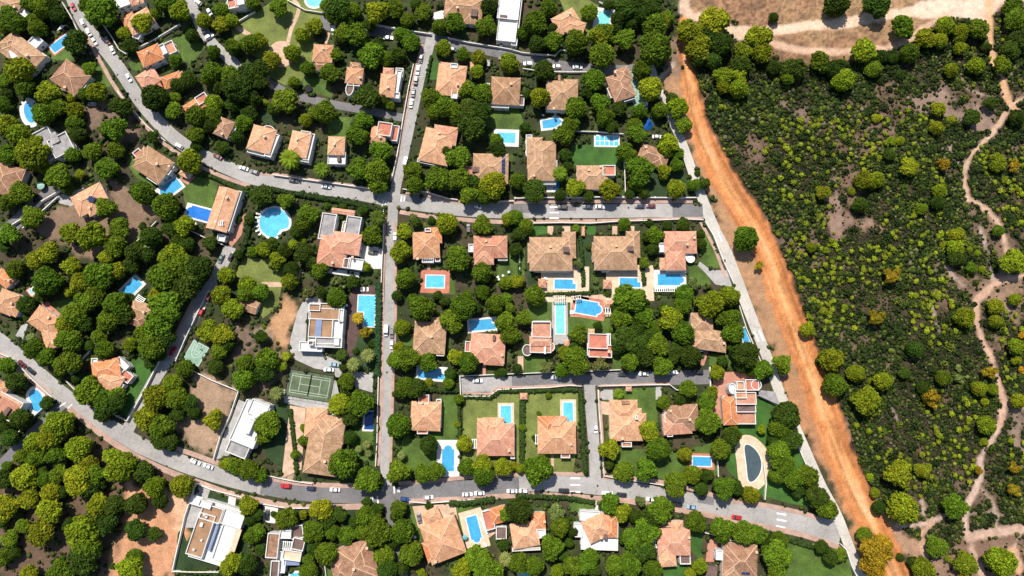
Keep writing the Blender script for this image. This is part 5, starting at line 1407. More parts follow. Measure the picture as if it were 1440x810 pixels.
def crown_mesh(seed, kind):
    rs = np.random.RandomState(seed)
    doms = [(0, 0, 0, 1.0)] if kind == 'round' else []
    if kind == 'multi':
        k = rs.randint(3, 6)
        for i in range(k):
            a = 6.28 * i / k + rs.rand()
            doms.append((.42 * math.cos(a), .42 * math.sin(a), rs.rand() * .25 - .1, .48 + .16 * rs.rand()))
        doms.append((0, 0, .12, .6))
    if kind == 'loose':
        for i in range(7):
            a = 6.28 * rs.rand(); q = .6 * math.sqrt(rs.rand())
            doms.append((q * math.cos(a), q * math.sin(a), rs.rand() * .5 - .2, .28 + .15 * rs.rand()))
    cent, rad, dirs, big = [], [], [], []
    nb_ = 0
    for dx, dy, dz, R in doms:
        # boughs: rounded heads of foliage on the dome, each made of many small needle tufts
        m = int(26 * R * R) + 7
        if kind == 'loose': m = 6
        zz = 1 - 1.30 * (np.arange(m) + .5) / m
        ph = np.arange(m) * 2.39996 + rs.rand() * 6
        sq = np.sqrt(np.maximum(0, 1 - zz ** 2))
        d = np.stack([sq * np.cos(ph), sq * np.sin(ph), zz], 1) + rs.randn(m, 3) * .10
        d /= np.linalg.norm(d, axis=1, keepdims=True)
        az = np.arctan2(d[:, 1], d[:, 0])
        wob = 1 + .09 * np.sin(3 * az + seed) + .06 * np.sin(5 * az + seed * 2.1)
        hb = d * (R * .68 * (.9 + .2 * rs.rand(m)) * wob)[:, None]; hb[:, 2] *= .88
        hr_ = R * (.31 + .12 * rs.rand(m)) if kind != 'loose' else R * (.40 + .2 * rs.rand(m))
        for q in range(m):
            k = max(14, int(520 * hr_[q] ** 2 + 10))
            e = rs.randn(k, 3); e /= np.linalg.norm(e, axis=1, keepdims=True)
            e = e[(e @ d[q]) > -.45]
            cent.append(hb[q] + e * hr_[q] * (.85 + .25 * rs.rand(len(e)))[:, None] + np.array([dx, dy, dz]))
            rad.append(.042 + .050 * rs.rand(len(e))); dirs.append(e); big.append(np.full(len(e), nb_)); nb_ += 1
            cent.append((hb[q] + np.array([dx, dy, dz]))[None]); rad.append(np.array([hr_[q] * .86])); dirs.append(d[q][None]); big.append(np.array([nb_ - 1]))
        q = rs.randn(8, 3) * .2 * R; q[:, 2] *= .6
        cent.append(q + np.array([dx, dy, dz])); rad.append(np.full(8, .42 * R)); dirs.append(np.tile([0, 0, 1.], (8, 1))); big.append(np.full(8, nb_)); nb_ += 1
    cent, rad, dirs, big = np.concatenate(cent), np.concatenate(rad), np.concatenate(dirs), np.concatenate(big)
    hr = np.percentile(np.hypot(cent[:, 0], cent[:, 1]) + rad, 96)
    cent = cent / hr; rad = rad / hr
    V1, F1, own = lumps(cent, rad, rs, 1, .34)
    tone = np.clip((1 + .15 * rs.randn(nb_))[big] * (1 + .20 * rs.randn(len(cent))), .4, 1.85)
    hue = rs.randn(len(cent)) * .08
    t1 = np.stack([tone * (1 + hue), tone, tone * (1 - hue)], 1)[own]
    t1 *= (1 + .22 * rs.randn(len(t1)))[:, None]
    # sprays
    NT = 2200
    ti = rs.randint(0, len(cent), NT)
    dd = rs.randn(NT, 3); dd[:, 2] = np.abs(dd[:, 2]) * .8; dd = dd / np.linalg.norm(dd, axis=1, keepdims=True) * .7 + dirs[ti] * .5
    dd /= np.linalg.norm(dd, axis=1, keepdims=True)
    V2, F2 = tufts(cent[ti] + dd * rad[ti][:, None] * .95, dd, .04 + .06 * rs.rand(NT), rs)
    t2 = np.repeat((np.clip(tone[ti] * (1.05 + .25 * rs.randn(NT)), .4, 1.9))[:, None], 3, 1)
    t2 = np.repeat(t2, 3, 0)
    return np_mesh('crown', np.concatenate([V1, V2]), np.concatenate([F1, F2 + len(V1)]), ['leaf'], np.clip(np.concatenate([t1, t2]), .2, 2.2))

CR = {'round': [crown_mesh(i, 'round') for i in range(9)], 'multi': [crown_mesh(30 + i, 'multi') for i in range(8)], 'loose': [crown_mesh(60 + i, 'loose') for i in range(5)]}

def trunk_mesh(seed):
    rs = random.Random(seed)
    mb = MB()
    bx, by = rs.uniform(-.08, .08), rs.uniform(-.08, .08)
    mb.tube([(0, 0, 0), (bx * .4, by * .4, .45), (bx, by, .9), (bx, by, 1.25)], [.075, .055, .045, .03], 'bark', 7)
    for i in range(6):
        a = 6.28 * i / 6 + rs.random()
        z = .78 + .1 * (i % 3)
        r = rs.uniform(.4, .62)
        mb.tube([(bx, by, z), (bx + r * .5 * math.cos(a), by + r * .5 * math.sin(a), z + .16), (bx + r * math.cos(a), by + r * math.sin(a), z + .36)], [.034, .024, .012], 'bark', 5)
    return mb.mesh('trunk')
TRK = [trunk_mesh(i) for i in range(4)]

def palm_meshes():
    rs = np.random.RandomState(5)
    V, F, T = [], [], []
    n = 0
    for i in range(34):
        a = i * 2.39996; el = .95 - 1.35 * i / 34
        L = 1.0
        prev = None
        for j in range(9):
            t = j / 8
            r = L * t * math.cos(el * (1 - t * .5)); z = L * t * math.sin(el) - .55 * t * t
            p = np.array([r * math.cos(a), r * math.sin(a), z])
            w = .16 * math.sin(math.pi * min(1, t * .9 + .08)) + .01
            sd = np.array([-math.sin(a), math.cos(a), 0])
            V += [p - sd * w + [0, 0, -w * .5], p, p + sd * w + [0, 0, -w * .5]]
            c = .75 + .5 * rs.rand(); T += [[c, c, c]] * 3
            if j:
                F += [[n - 3, n, n + 1, n - 2], [n - 2, n + 1, n + 2, n - 1]]
            n += 3
    crown = np_mesh('fronds', np.array(V), np.array(F), ['leaf'], np.array(T))
    mb = MB(); mb.tube([(0, 0, 0), (.03, .02, .8), (.02, 0, 1.6)], [.09, .07, .075], 'bark', 8)
    return crown, mb.mesh('trunk')
PALM_C, PALM_T = palm_meshes()
PALMS = {('b2', 185, 80), ('b2', 365, 140), ('b3', 270, 160), ('c3', 600, 590), ('d2', 575, 95), ('d2', 620, 70), ('d2', 630, 120), ('d2', 815, 130), ('c2', 625, 375), ('c2', 545, 425), ('d2', 1400, 715), ('c1', 170, 275), ('b2', 680, 410), ('c2', 480, 370), ('c2', 165, 380), ('c2', 110, 590), ('b3', 360, 470)}
TREES['b2']['y'] += " 185,80,60"; TREES['b3']['m'] += " 270,160,45"; TREES['c2']['o'] += " 570,165,36"
PALMS.add(('c2', 570, 165))

LAND += [('round paved patio', 396, 76, 'spot'), ('blue tent', 913, 172, 'spot'), ('sandy clearing', 235, 745, 'spot'), ('mouth of the left-hand lane', 85, 580, 'spot'), ('bottom-left photo corner', 0, 808, 'spot'),
         ('lower pale fork', 1368, 715, 'spot'), ('path bend by the right edge', 1375, 430, 'spot'), ('pinkish bare patch', 1210, 312, 'spot'), ('yellow-leaved tree in the scrub', 1231, 443, 'spot'),
         ('sandy path bend', 1260, 64, 'spot'), ('ochre pine at the track', 1230, 773, 'spot'), ('path meeting the right edge', 1428, 148, 'spot'), ('foot of the dry field', 1020, 62, 'spot'),
         ('wide bend of the orange track', 1160, 590, 'spot'), ('main crossing', 550, 285, 'spot'), ('white gate post', 323, 345, 'spot'), ('gap between the lower roads', 70, 640, 'spot'), ('middle of the dark scrub', 1240, 560, 'spot'),
         ('upper bare ridge', 1330, 140, 'spot'), ('tan garden strip', 408, 630, 'spot'), ('cul-de-sac head', 998, 530, 'spot'), ('lower-right junction', 1178, 745, 'spot')]
ORD = ['nearest', 'second', 'third', 'fourth', 'fifth', 'sixth', 'seventh', 'eighth', 'ninth', 'tenth', 'eleventh', 'twelfth', 'thirteenth', 'fourteenth', 'fifteenth', 'sixteenth']
DIRS = ['right of', 'down-right of', 'below', 'down-left of', 'left of', 'up-left of', 'above', 'up-right of']
PENDING = []      # (object, adjective, noun, sx, sy, tail)
def place(o, adj, noun, sx, sy):
    PENDING.append((o, adj, noun, sx, sy))
def settle():
    groups = {}
    for it in PENDING:
        o, adj, noun, sx, sy = it
        lm = min(LAND, key=lambda L: (L[1] - sx) ** 2 + (L[2] - sy) ** 2)
        dx, dy = sx - lm[1], sy - lm[2]
        d = DIRS[int(((math.degrees(math.atan2(dy, dx)) + 382.5) % 360) // 45)]
        groups.setdefault((noun, lm[0], d), []).append((dx * dx + dy * dy, it))
    for (noun, ref, d), rows in groups.items():
        rows.sort(key=lambda r: r[0])
        for i, (_, (o, adj, _, sx, sy)) in enumerate(rows):
            if len(rows) == 1:
                s = f"{adj} {noun}, the only one just {d} the {ref}"
            else:
                s = f"{adj} {noun}, {ORD[min(i, 15)]} {d} the {ref}"
            w = s.split()
            if len(w) > 16:
                s = s.replace('the only one just ', '').replace(' the ', ' ', 1)
            o['label'] = s

allt = []
for c, tones in TREES.items():
    for tone, txt in tones.items():
        for t in txt.split():
            x, y, r = map(float, t.split(','))
            allt.append((r, c, tone, x, y))
# the 300 widest pines are individuals of their own kind; palms, scrub trees, shrubs and garden trees (narrower pines included) are named as other kinds
def zone(c, x, y):
    sx, sy = src(c, x, y)
    p = Pw(sx, sy)
    g = [(q.x, q.y) for q in scrub_poly]
    return 'scrub' if inside(g, np.array([p.x]), np.array([p.y]))[0] else 'estate'
scrub_poly = [Pw(*q) for q in S("955,-40 962,60 968,110 985,160 1000,203 1030,260 1062,330 1090,400 1118,470 1150,545 1180,620 1215,690 1262,760 1310,860 1600,900 1600,-60")]
cand = sorted([t for t in allt if (t[1], t[3], t[4]) not in PALMS and t[0] >= 38 and zone(t[1], t[3], t[4]) == 'estate' and t[2] != 'p'], reverse=True)
PINES = set(cand[:300])
print('trees', len(allt), 'pine candidates', len(cand))
SIZEW = lambda r: 'very broad' if r >= 80 else 'broad' if r >= 62 else 'medium' if r >= 45 else 'small'
TREE_BASES = []
NPROTO = {}
for i, t in enumerate(sorted(allt, reverse=True)):
    r, c, tone, x, y = t
    R = rect(c, x, y, 2 * r, 2 * r, 0)[1] / 2 * .95
    sx, sy = src(c, x, y)
    col = TONE[tone]
    k = rnd.uniform(.80, 1.22); hsh = rnd.uniform(-.16, .12)
    colr = (col[0] * k * (1 + hsh), col[1] * k, col[2] * k, 1)
    z = zone(c, x, y)
    if (c, x, y) in PALMS:
        H = 1.6 * R + 1.2
        p = P(c, x, y, H)
        root = tag(empty('palm_tree', (p.x, p.y, 0), rnd.random() * 6.28), None, 'palm', 'palms in the gardens')
        tr = link('trunk', PALM_T, root); tr.scale = (R * .9, R * .9, H / 1.6)
        cr = link('crown', PALM_C, root, (0, 0, H)); cr.scale = (R * 1.05,) * 3; cr.color = (colr[0], colr[1], colr[2], 1)
        place(root, TWORD[tone] + ' feathery', 'palm', sx, sy)
        TREE_BASES.append((p.x, p.y, R * .4)); continue
    if r < 27 and z == 'estate':
        zc = R * .55; name, cat, grp, noun = 'garden_shrub', 'shrub', 'round shrubs in the gardens', 'garden shrub'
    elif t in PINES:
        zc = .95 * R + 1.2; name, cat, grp, noun = 'pine_tree', 'pine', 'umbrella pines among the villas', 'pine'
    elif z == 'scrub':
        if r < 30: zc = R * .6; name, cat, grp, noun = 'scrub_bush', 'bush', 'bright bushes in the scrub', 'round bush'
        else: zc = .85 * R + .6; name, cat, grp, noun = 'scrub_tree', 'scrub tree', 'trees standing in the scrub', 'scrub tree'
    else:
        zc = .9 * R + .8; name, cat, grp, noun = 'garden_tree', 'garden tree', 'small leafy trees in the gardens', 'garden tree'
    p = P(c, x, y, zc)
    root = tag(empty(name, (p.x, p.y, 0), rnd.random() * 6.28), None, cat, grp)
    style = 'loose' if tone in 'po' and r < 60 else ('multi' if rnd.random() < (.5 if r > 55 else .22) else 'round')
    me = CR[style][rnd.randrange(len(CR[style]))]
    if name in ('garden_shrub', 'scrub_bush'):
        COL.objects.unlink(root); bpy.data.objects.remove(root)
        root = link(name, me, None, (p.x, p.y, zc)); root.rotation_euler.z = rnd.random() * 6.28
        root.scale = (R, R, R * .8); root.color = colr
        tag(root, None, cat, grp)
    else:
        tr = link('trunk', TRK[rnd.randrange(4)], root); tr.scale = (R * .85, R * .85, zc / 1.15)
        cr = link('crown', me, root, (0, 0, zc)); cr.scale = (R, R, R * rnd.uniform(.9, 1.2)); cr.color = colr
    place(root, SIZEW(r) + ' ' + TWORD[tone], noun, sx, sy)
    TREE_BASES.append((p.x, p.y, R * .5))

# ---------------------------------------------------------------- hedges
def hedge(pts, w, h, col, label, dens=1.0):
    line = catmull([Pw(*q) for q in S(pts)], 1.0)
    rs = np.random.RandomState(len(label))
    cs, rr = [], []
    for i, q in enumerate(line[:-1]):
        nx_, ny_ = (line[i + 1] - q).normalized()
        for _ in range(int(max(3, 5 * w * dens))):
            o = (rs.rand() - .5) * w; u = rs.rand()
            cs.append((q.x - ny_ * o + nx_ * u, q.y + nx_ * o + ny_ * u, h * (.25 + .65 * rs.rand()))); rr.append(.30 + .22 * rs.rand())
        q2 = line[i + 1]
    cs, rr = np.array(cs), np.array(rr)
    V, F, own = lumps(cs, rr, rs, 1, .3)
    t = np.clip(1 + .3 * rs.randn(len(cs)), .4, 1.8)[own][:, None] * np.array(col)
    # solid inner body
    L, Rr = offset_line(line, w * .42), offset_line(line, -w * .42)
    vb, fb = [], []
    for i in range(len(line)):
        vb += [(*L[i], 0), (*L[i], h * .8), (*Rr[i], h * .8), (*Rr[i], 0)]
        if i: 
            a, b_ = 4 * (i - 1), 4 * i
            for k_ in range(3): fb += [[a + k_, b_ + k_, b_ + k_ + 1], [a + k_, b_ + k_ + 1, a + k_ + 1]]
    n0 = len(V)
    V = np.concatenate([V, np.array(vb)]); F = np.concatenate([F, np.array(fb) + n0]); t = np.concatenate([t, np.tile(np.array(col) * .8, (len(vb), 1))])
    tag(link('hedge', np_mesh('hedge', V, F, ['hedgeleaf'], t)), label, 'hedge', 'hedges round the gardens')
    for i in range(len(line) - 1):
        burn([L[i], L[i + 1], Rr[i + 1], Rr[i]], 1)
HG = (.040, .075, .014)
for a in [
 ("533,398 533,440 532,490 531,528", 2.6, 2.2, (.035, .085, .03), 'long clipped dark green hedge between the L-shaped pool and the middle side road'),
 ("530,555 529,590 528,640", 1.5, 1.8, HG, 'clipped green hedge strip below the grey patio, along the middle side road'),
 ("378,266 420,274 470,282 520,292 539,298", 2.2, 2.0, (.028, .055, .012), 'dark green hedge along the lower kerb of the long curved road'),
 ("607,80 602,105 598,130", 1.2, 1.8, HG, 'green hedge along the upper side road beside the peach dormer house'),
 ("632,707 660,706 695,701", 2.4, 2.0, HG, 'thick green hedge below the lower road, above the loungers'),
 ("725,697 760,698 800,700 835,706", 1.8, 1.8, HG, 'green hedge along the lower road above the cream platform house'),
 ("816,548 818,580 820,620 823,664", 1.7, 1.8, HG, 'tall clipped hedge along the short side road beside the round-ended pool'),
 ("736,552 735,580 735,620 734,660", 1.9, 1.8, HG, 'leafy hedge dividing the two matching lawns with round-ended pools'),
 ("652,557 690,558 702,550 730,550 770,549 812,548", 1.6, 1.6, HG, 'low hedge under the wall of the cul-de-sac road'),
 ("646,556 646,590 647,625", 1.3, 1.6, HG, 'narrow hedge on the outer side of the left matching lawn'),
 ("815,332 818,360 820,402", 1.6, 1.8, HG, 'dark hedge between the twin tan houses'),
 ("730,318 731,350 730,400", 1.2, 1.7, HG, 'dark hedge on the outer side of the twin house away from the pink house'),
 ("900,330 903,360 905,400", 1.6, 1.8, HG, 'dark hedge between the twin tan house and the pink house'),
 ("286,244 310,254 335,266 352,272", 1.6, 1.7, HG, 'curved dark hedge between the upper road and the lawn above the deep blue pool'),
 ("335,370 345,345 352,320 356,300", 2.2, 2.0, (.026, .05, .012), 'dark hedge beside the gated drive of the long peach house'),
 ("408,575 412,600 416,640 418,665", 1.7, 1.8, HG, 'hedge along the tan garden path beside the weathered long roof'),
 ("1092,752 1120,762 1160,774 1188,786", 1.8, 1.6, HG, 'ragged hedge along the lower road at the lawn of the lower right corner'),
 ("786,282 792,240 794,205", 1.6, 1.8, HG, 'dark hedge between the tall tan house and the vivid lawn'),
 ("740,415 790,413 830,412", 1.4, 1.6, HG, 'dark hedge under the twin pool decks'),
 ("256,802 290,805 320,806", 1.8, 1.6, HG, 'green hedge below the large white villa at the bottom edge'),
 ("180,160 165,175 140,205", 1.2, 1.5, HG, 'rough hedge along the brown plot above the tan terrace house'),
 ("590,545 620,548 645,548", 2.4, 2.0, HG, 'dark bushy hedge at the closed end of the cul-de-sac road'),
]:
    hedge(*a)

# ---------------------------------------------------------------- garden walls
def gwall(pts, h, t, label, pillars=False, key='wallstone', smooth=False):
    g = [Pw(*q) for q in S(pts)]
    line = catmull(g, 3.0) if smooth else [Vector((p.x, p.y)) for p in g]
    root = tag(empty('garden_wall', (line[0].x, line[0].y, 0)), label, 'garden wall', 'garden walls')
    o = Vector((line[0].x, line[0].y))
    L, R_ = offset_line(line, t / 2), offset_line(line, -t / 2)
    mb = MB()
    for i in range(len(line) - 1):
        a, b, c2, d = R_[i] - o, R_[i + 1] - o, L[i + 1] - o, L[i] - o
        mb.face([(*a, h), (*b, h), (*c2, h), (*d, h)], key)
        mb.face([(*a, 0), (*b, 0), (*b, h), (*a, h)], key)
        mb.face([(*c2, 0), (*d, 0), (*d, h), (*c2, h)], key)
    for q, e in ((0, 0), (-1, -1)):
        mb.face([(*(L[q] - o), 0), (*(R_[q] - o), 0), (*(R_[q] - o), h), (*(L[q] - o), h)], key)
    mb.build('wall_body', root)
    if pillars:
        acc = 0
        for i in range(len(line) - 1):
            d = line[i + 1] - line[i]
            n = max(1, int(d.length / 6))
            for j in range(n):
                q = line[i] + d * (j / n) - o
                pm = MB(); pm.box(q.x, q.y, t + .3, t + .3, math.atan2(d.y, d.x), 0, h + .35, 'wall'); pm.build('pillar', root)
for a in [
 ("525,36 555,42 580,46 607,50", 1.7, .35, 'white pillared wall along the upper kerb of the top street', True),
 ("630,55 660,62 700,68 722,72", 1.6, .3, 'white wall below the tan house at the top edge, along the top street'),
 ("720,72 735,76 758,78 780,80 788,72 800,74", 1.6, .3, 'pale wall with a jog above the parked white pickup'),
 ("735,98 760,102 790,103 825,103", 1.5, .3, 'white wall along the lower kerb of the top street'),
 ("724,280 760,279 800,279 850,278 900,279 940,279 978,279", 1.7, .35, 'long white pillared wall above the straight wide road', True),
 ("746,315 790,314 830,315 870,312 910,311 960,309 988,310", 1.6, .3, 'long white wall below the straight wide road, above the twin tan houses'),
 ("567,267 600,271 630,280 644,282", 1.6, .3, 'white wall at the crossing below the pines, upper kerb'),
 ("693,285 708,284 722,284", 1.6, .3, 'short white wall by the green-white van'),
 ("582,92 575,125 567,170 560,215 552,252", 1.6, .3, 'long white wall along the inner kerb of the upper side road'),
 ("540,296 540,330 538,370 537,398", 1.7, .3, 'white wall along the drive of the big flat-winged house'),
 ("533,530 532,570 531,620 529,655", 1.7, .3, 'pale wall along the navy-covered pool and the middle side road'),
 ("990,312 1002,332 1016,368 1030,398", 1.7, .3, 'white wall along the concrete lane beside the pink house'),
 ("1038,430 1048,462 1060,490 1068,508", 1.7, .3, 'white wall along the concrete lane beside the sliver of pool'),
 ("1064,556 1080,563 1096,573", 1.4, .3, 'white diagonal wall from the white-framed red house to the lane'),
 ("1121,628 1128,645 1135,660", 1.6, .3, 'short pale wall between the lane and the row of dark pines'),
 ("1180,764 1188,772 1196,796 1204,812", 1.6, .3, 'white wall bounding the lawn in the lower right of the estate'),
 ("841,548 842,580 846,620 849,669 880,674 935,682", 1.6, .3, 'long white corner wall of the garden right of the short side road'),
 ("841,543 880,542 921,541 941,541 950,548 960,550", 1.6, .3, 'white wall along the lower kerb of the dark cul-de-sac'),
 ("646,529 690,527 740,525 790,523 830,522 872,520", 1.6, .3, 'white wall along the upper kerb of the cul-de-sac'),
 ("997,516 998,545", 1.6, .4, 'white end wall of the cul-de-sac by the red drive'),
 ("647,530 648,556", 1.6, .35, 'white end wall closing the grey end of the cul-de-sac'),
 ("650,557 688,557 700,548 735,546 770,545 800,542 818,543", 1.5, .3, 'pale jogged wall above the matching lawns'),
 ("161,582 181,592 205,550 226,508", 1.8, .35, 'white wall angle enclosing the vivid dark lawn at the road fork'),
 ("249,508 262,478 280,440 296,408", 1.7, .3, 'white-topped wall along the side road by the basketball court'),
 ("95,535 108,548", 1.6, .3, 'short white gate wall by the road below the white satellite dish'),
 ("0,496 22,505 50,535 80,562", 1.7, .3, 'white wall between the left-hand road and the kidney pool'),
 ("28,609 45,590 65,572 78,562", 1.6, .3, 'white wall along the left-hand lane below the curved pool'),
 ("277,680 262,725 245,800", 1.8, .35, 'long white wall between the sandy clearing and the large white villa'),
 ("244,802 275,803 310,803", 1.8, .35, 'white wall along the bottom of the large white villa'),
 ("277,679 300,688 335,697 370,708 405,714 443,714", 1.5, .3, 'white wall along the lower kerb above the white villas'),
 ("376,668 408,675 440,680", 1.4, .3, 'white wall along the upper kerb beside the parked red car'),
 ("337,550 325,585 312,612 302,646", 1.8, .3, 'dark-shaded white wall between pale dirt plot and white modern villa'),
 ("270,520 300,535 337,550", 1.6, .3, 'pale wall between the basketball court and the dirt plot'),
 ("877,215 878,250 879,280", 1.7, .3, 'straight pale wall between the red roof-terrace house and the wild garden'),
 ("180,77 215,60 255,36", 1.6, .3, 'long pale diagonal wall behind the orange house with white facade'),
 ("148,38 160,55 170,72 180,78", 1.7, .3, 'white wall along the curving road beside the dark red car'),
 ("90,5 102,25 115,52 122,68", 1.6, .3, 'pale wall along the outer kerb of the curving road, by three parked white cars'),
 ("168,130 185,152 210,180 235,200", 1.7, .3, 'white wall along the outer kerb beside the brown plot'),
 ("385,247 420,252 470,259 520,266", 1.5, .3, 'white wall below the orange row houses, upper kerb of the long road'),
 ("265,323 290,335 315,345", 1.7, .3, 'pale wall between the deep blue pool garden and the dark scrub'),
 ("178,355 200,335 222,312", 1.5, .3, 'pale wall at the corner of the bare brown plot'),
 ("115,508 130,492 150,464", 1.6, .3, 'pale diagonal wall among pines above the orange white-terraced house'),
 ("87,269 60,285 40,305 12,322", 1.7, .4, 'white parapet along the upper side of the dark driveway at the left edge'),
 ("84,278 60,300 35,322", 1.7, .4, 'white parapet along the lower side of the dark driveway at the left edge'),
 ("328,38 340,30 360,18", 1.5, .3, 'pale wall at the top of the park beside the upper lane'),
 ("405,2 430,16 456,20", 1.4, .3, 'white wall below the oval pool at the top edge'),
 ("810,186 845,187 876,190", 1.6, .3, 'white wall above the covered pool'),
 ("842,5 858,12 870,36", 1.6, .3, 'white wall behind the turquoise pool at the top edge'),
 ("1008,648 1009,670", 1.6, .3, 'short white wall beside the blue pool with red edging'),
 ("1072,650 1076,680 1074,702", 1.6, .3, 'white wall beside the emptied kidney pool'),
 ("455,770 460,812", 1.5, .25, 'thin white wall near the white cubic villa at the bottom edge'),
 ("730,330 731,380", 1.5, .25, 'thin pale wall in the dark hedge beside the orange house on the lawn'),
 ("576,705 600,707 640,704 690,700", 1.4, .3, 'pinkish pale wall above the big peach pyramid roof'),
 ("990,748 1030,760 1070,755", 1.4, .3, 'pale wall in the trees above the weathered brown house'),
]:
    gwall(*a)
# ---------------------------------------------------------------- cars
def shell(stations, key, name, closed=True):
    """Loft of half-width / height stations along x: (x, halfwidth_low, halfwidth_top, z0, zmid, ztop)."""
    mb = MB(); rings = []
    for x, hw, ht, z0, zm, zt in stations:
        rings.append([(x, -hw * .93, z0), (x, -hw, zm), (x, -ht, zt), (x, -ht * .5, zt + .025), (x, ht * .5, zt + .025), (x, ht, zt), (x, hw, zm), (x, hw * .93, z0)])
    v = [p for r in rings for p in r]; n = 8
    f = []
    for i in range(len(rings) - 1):
        for k in range(n):
            f.append((i * n + k, i * n + (k + 1) % n, (i + 1) * n + (k + 1) % n, (i + 1) * n + k))
    f.append(tuple(range(n))); f.append(tuple(len(v) - 1 - i for i in range(n)))
    mb.grid(v, f, key)
    me = mb.mesh(name)
    bm = bmesh.new(); bm.from_mesh(me); bmesh.ops.recalc_face_normals(bm, faces=bm.faces); bm.to_mesh(me); bm.free()
    return me

def cabin_mesh(x0, x1, x2, x3, zb, zt, wb, wt, van=False):
    """Glass band with pillars: bottom rectangle x0..x3 at zb, top x1..x2 at zt."""
    mb = MB()
    B = [(x0, -wb, zb), (x3, -wb, zb), (x3, wb, zb), (x0, wb, zb)]
    T = [(x1, -wt, zt), (x2, -wt, zt), (x2, wt, zt), (x1, wt, zt)]
    for i in range(4):
        j = (i + 1) % 4
        mb.face([B[i], B[j], T[j], T[i]], 'glass')
    return mb.mesh('windows')
def roof_mesh(x1, x2, zt, wt):
    mb = MB()
    e = .07
    q = [(x1 - e, -wt + .08), (x1 + .15, -wt - .02), (x2 - .15, -wt - .02), (x2 + e, -wt + .08), (x2 + e, wt - .08), (x2 - .15, wt + .02), (x1 + .15, wt + .02), (x1 - e, wt - .08)]
    mb.prism(q, zt - .03, zt + .04, 'carpaint')
    return mb.mesh('roof')
def wheel_mesh():
    mb = MB()
    n = 14
    for key, r, y0, y1 in (('tyre', .32, -.11, .11), ('rim', .2, -.115, .118)):
        a = [(r * math.cos(6.2832 * i / n), y0, r * math.sin(6.2832 * i / n)) for i in range(n)]
        b = [(p[0], y1, p[2]) for p in a]
        for i in range(n):
            mb.face([a[i], a[(i + 1) % n], b[(i + 1) % n], b[i]], key)
        mb.face(b[::-1], key); mb.face(a, key)
    return mb.mesh('wheel')
WHEEL = wheel_mesh()
def lamp_mesh(key):
    mb = MB(); mb.box(0, 0, .12, .36, 0, 0, .16, key); return mb.mesh('lamp')
LRED, LCLR = lamp_mesh('lamp_red'), lamp_mesh('lamp_clear')
CARS = {}
CARS['hatchback'] = (shell([(-1.95, .72, .66, .34, .55, .78), (-1.8, .85, .78, .24, .6, .92), (-1.0, .9, .82, .2, .62, .95), (.4, .9, .82, .2, .62, .94), (1.35, .88, .78, .2, .6, .86), (1.85, .8, .70, .24, .52, .74), (2.05, .62, .55, .32, .48, .62)], 'carpaint', 'body'),
    cabin_mesh(-1.78, -1.38, .28, .98, .93, 1.47, .78, .60), roof_mesh(-1.38, .28, 1.47, .60), 2.05, 1.25)
CARS['saloon'] = (shell([(-2.25, .70, .62, .34, .52, .74), (-2.1, .85, .76, .26, .58, .88), (-1.2, .91, .82, .2, .6, .93), (.5, .91, .82, .2, .6, .93), (1.5, .89, .78, .2, .58, .84), (2.05, .8, .68, .24, .52, .72), (2.25, .6, .52, .32, .46, .6)], 'carpaint', 'body'),
    cabin_mesh(-1.55, -.95, .30, 1.05, .91, 1.42, .79, .60), roof_mesh(-.95, .30, 1.42, .60), 2.25, 1.35)
CARS['suv'] = (shell([(-2.2, .76, .70, .36, .6, .86), (-2.05, .9, .84, .28, .66, 1.02), (-1.0, .94, .86, .24, .68, 1.05), (.5, .94, .86, .24, .68, 1.04), (1.5, .92, .83, .24, .66, .98), (2.05, .86, .76, .28, .58, .86), (2.25, .68, .6, .36, .54, .72)], 'carpaint', 'body'),
    cabin_mesh(-2.0, -1.7, .35, 1.0, 1.03, 1.66, .83, .68), roof_mesh(-1.7, .35, 1.66, .68), 2.25, 1.35)
CARS['van'] = (shell([(-2.55, .86, .80, .34, .9, 1.88), (-2.45, .95, .88, .28, .9, 1.96), (.7, .95, .88, .26, .9, 1.96), (1.0, .95, .80, .26, .9, 1.80), (1.75, .93, .74, .26, .8, 1.18), (2.3, .88, .70, .28, .6, .92), (2.5, .68, .58, .36, .5, .7)], 'carpaint', 'body'),
    None, None, 2.5, 1.6)
def windscreen():
    mb = MB(); mb.face([(1.78, -.72, 1.20), (1.78, .72, 1.20), (1.03, .76, 1.845), (1.03, -.76, 1.845)], 'glass')
    for s in (-1, 1): mb.face([(.1, s * .951, 1.05), (1.2, s * .951, 1.05), (.95, s * .91, 1.55), (.1, s * .92, 1.6)][::s], 'glass')
    return mb.mesh('windows')
VANW = windscreen()
PAINT = {'white': (.78, .78, .77), 'black': (.012, .012, .014), 'grey': (.16, .165, .17), 'silver': (.42, .44, .46), 'red': (.45, .012, .02), 'dark red': (.13, .012, .018), 'navy': (.012, .022, .06), 'blue': (.015, .06, .22), 'silver blue': (.25, .38, .48), 'grey-green': (.10, .16, .14), 'dark blue': (.02, .05, .07)}
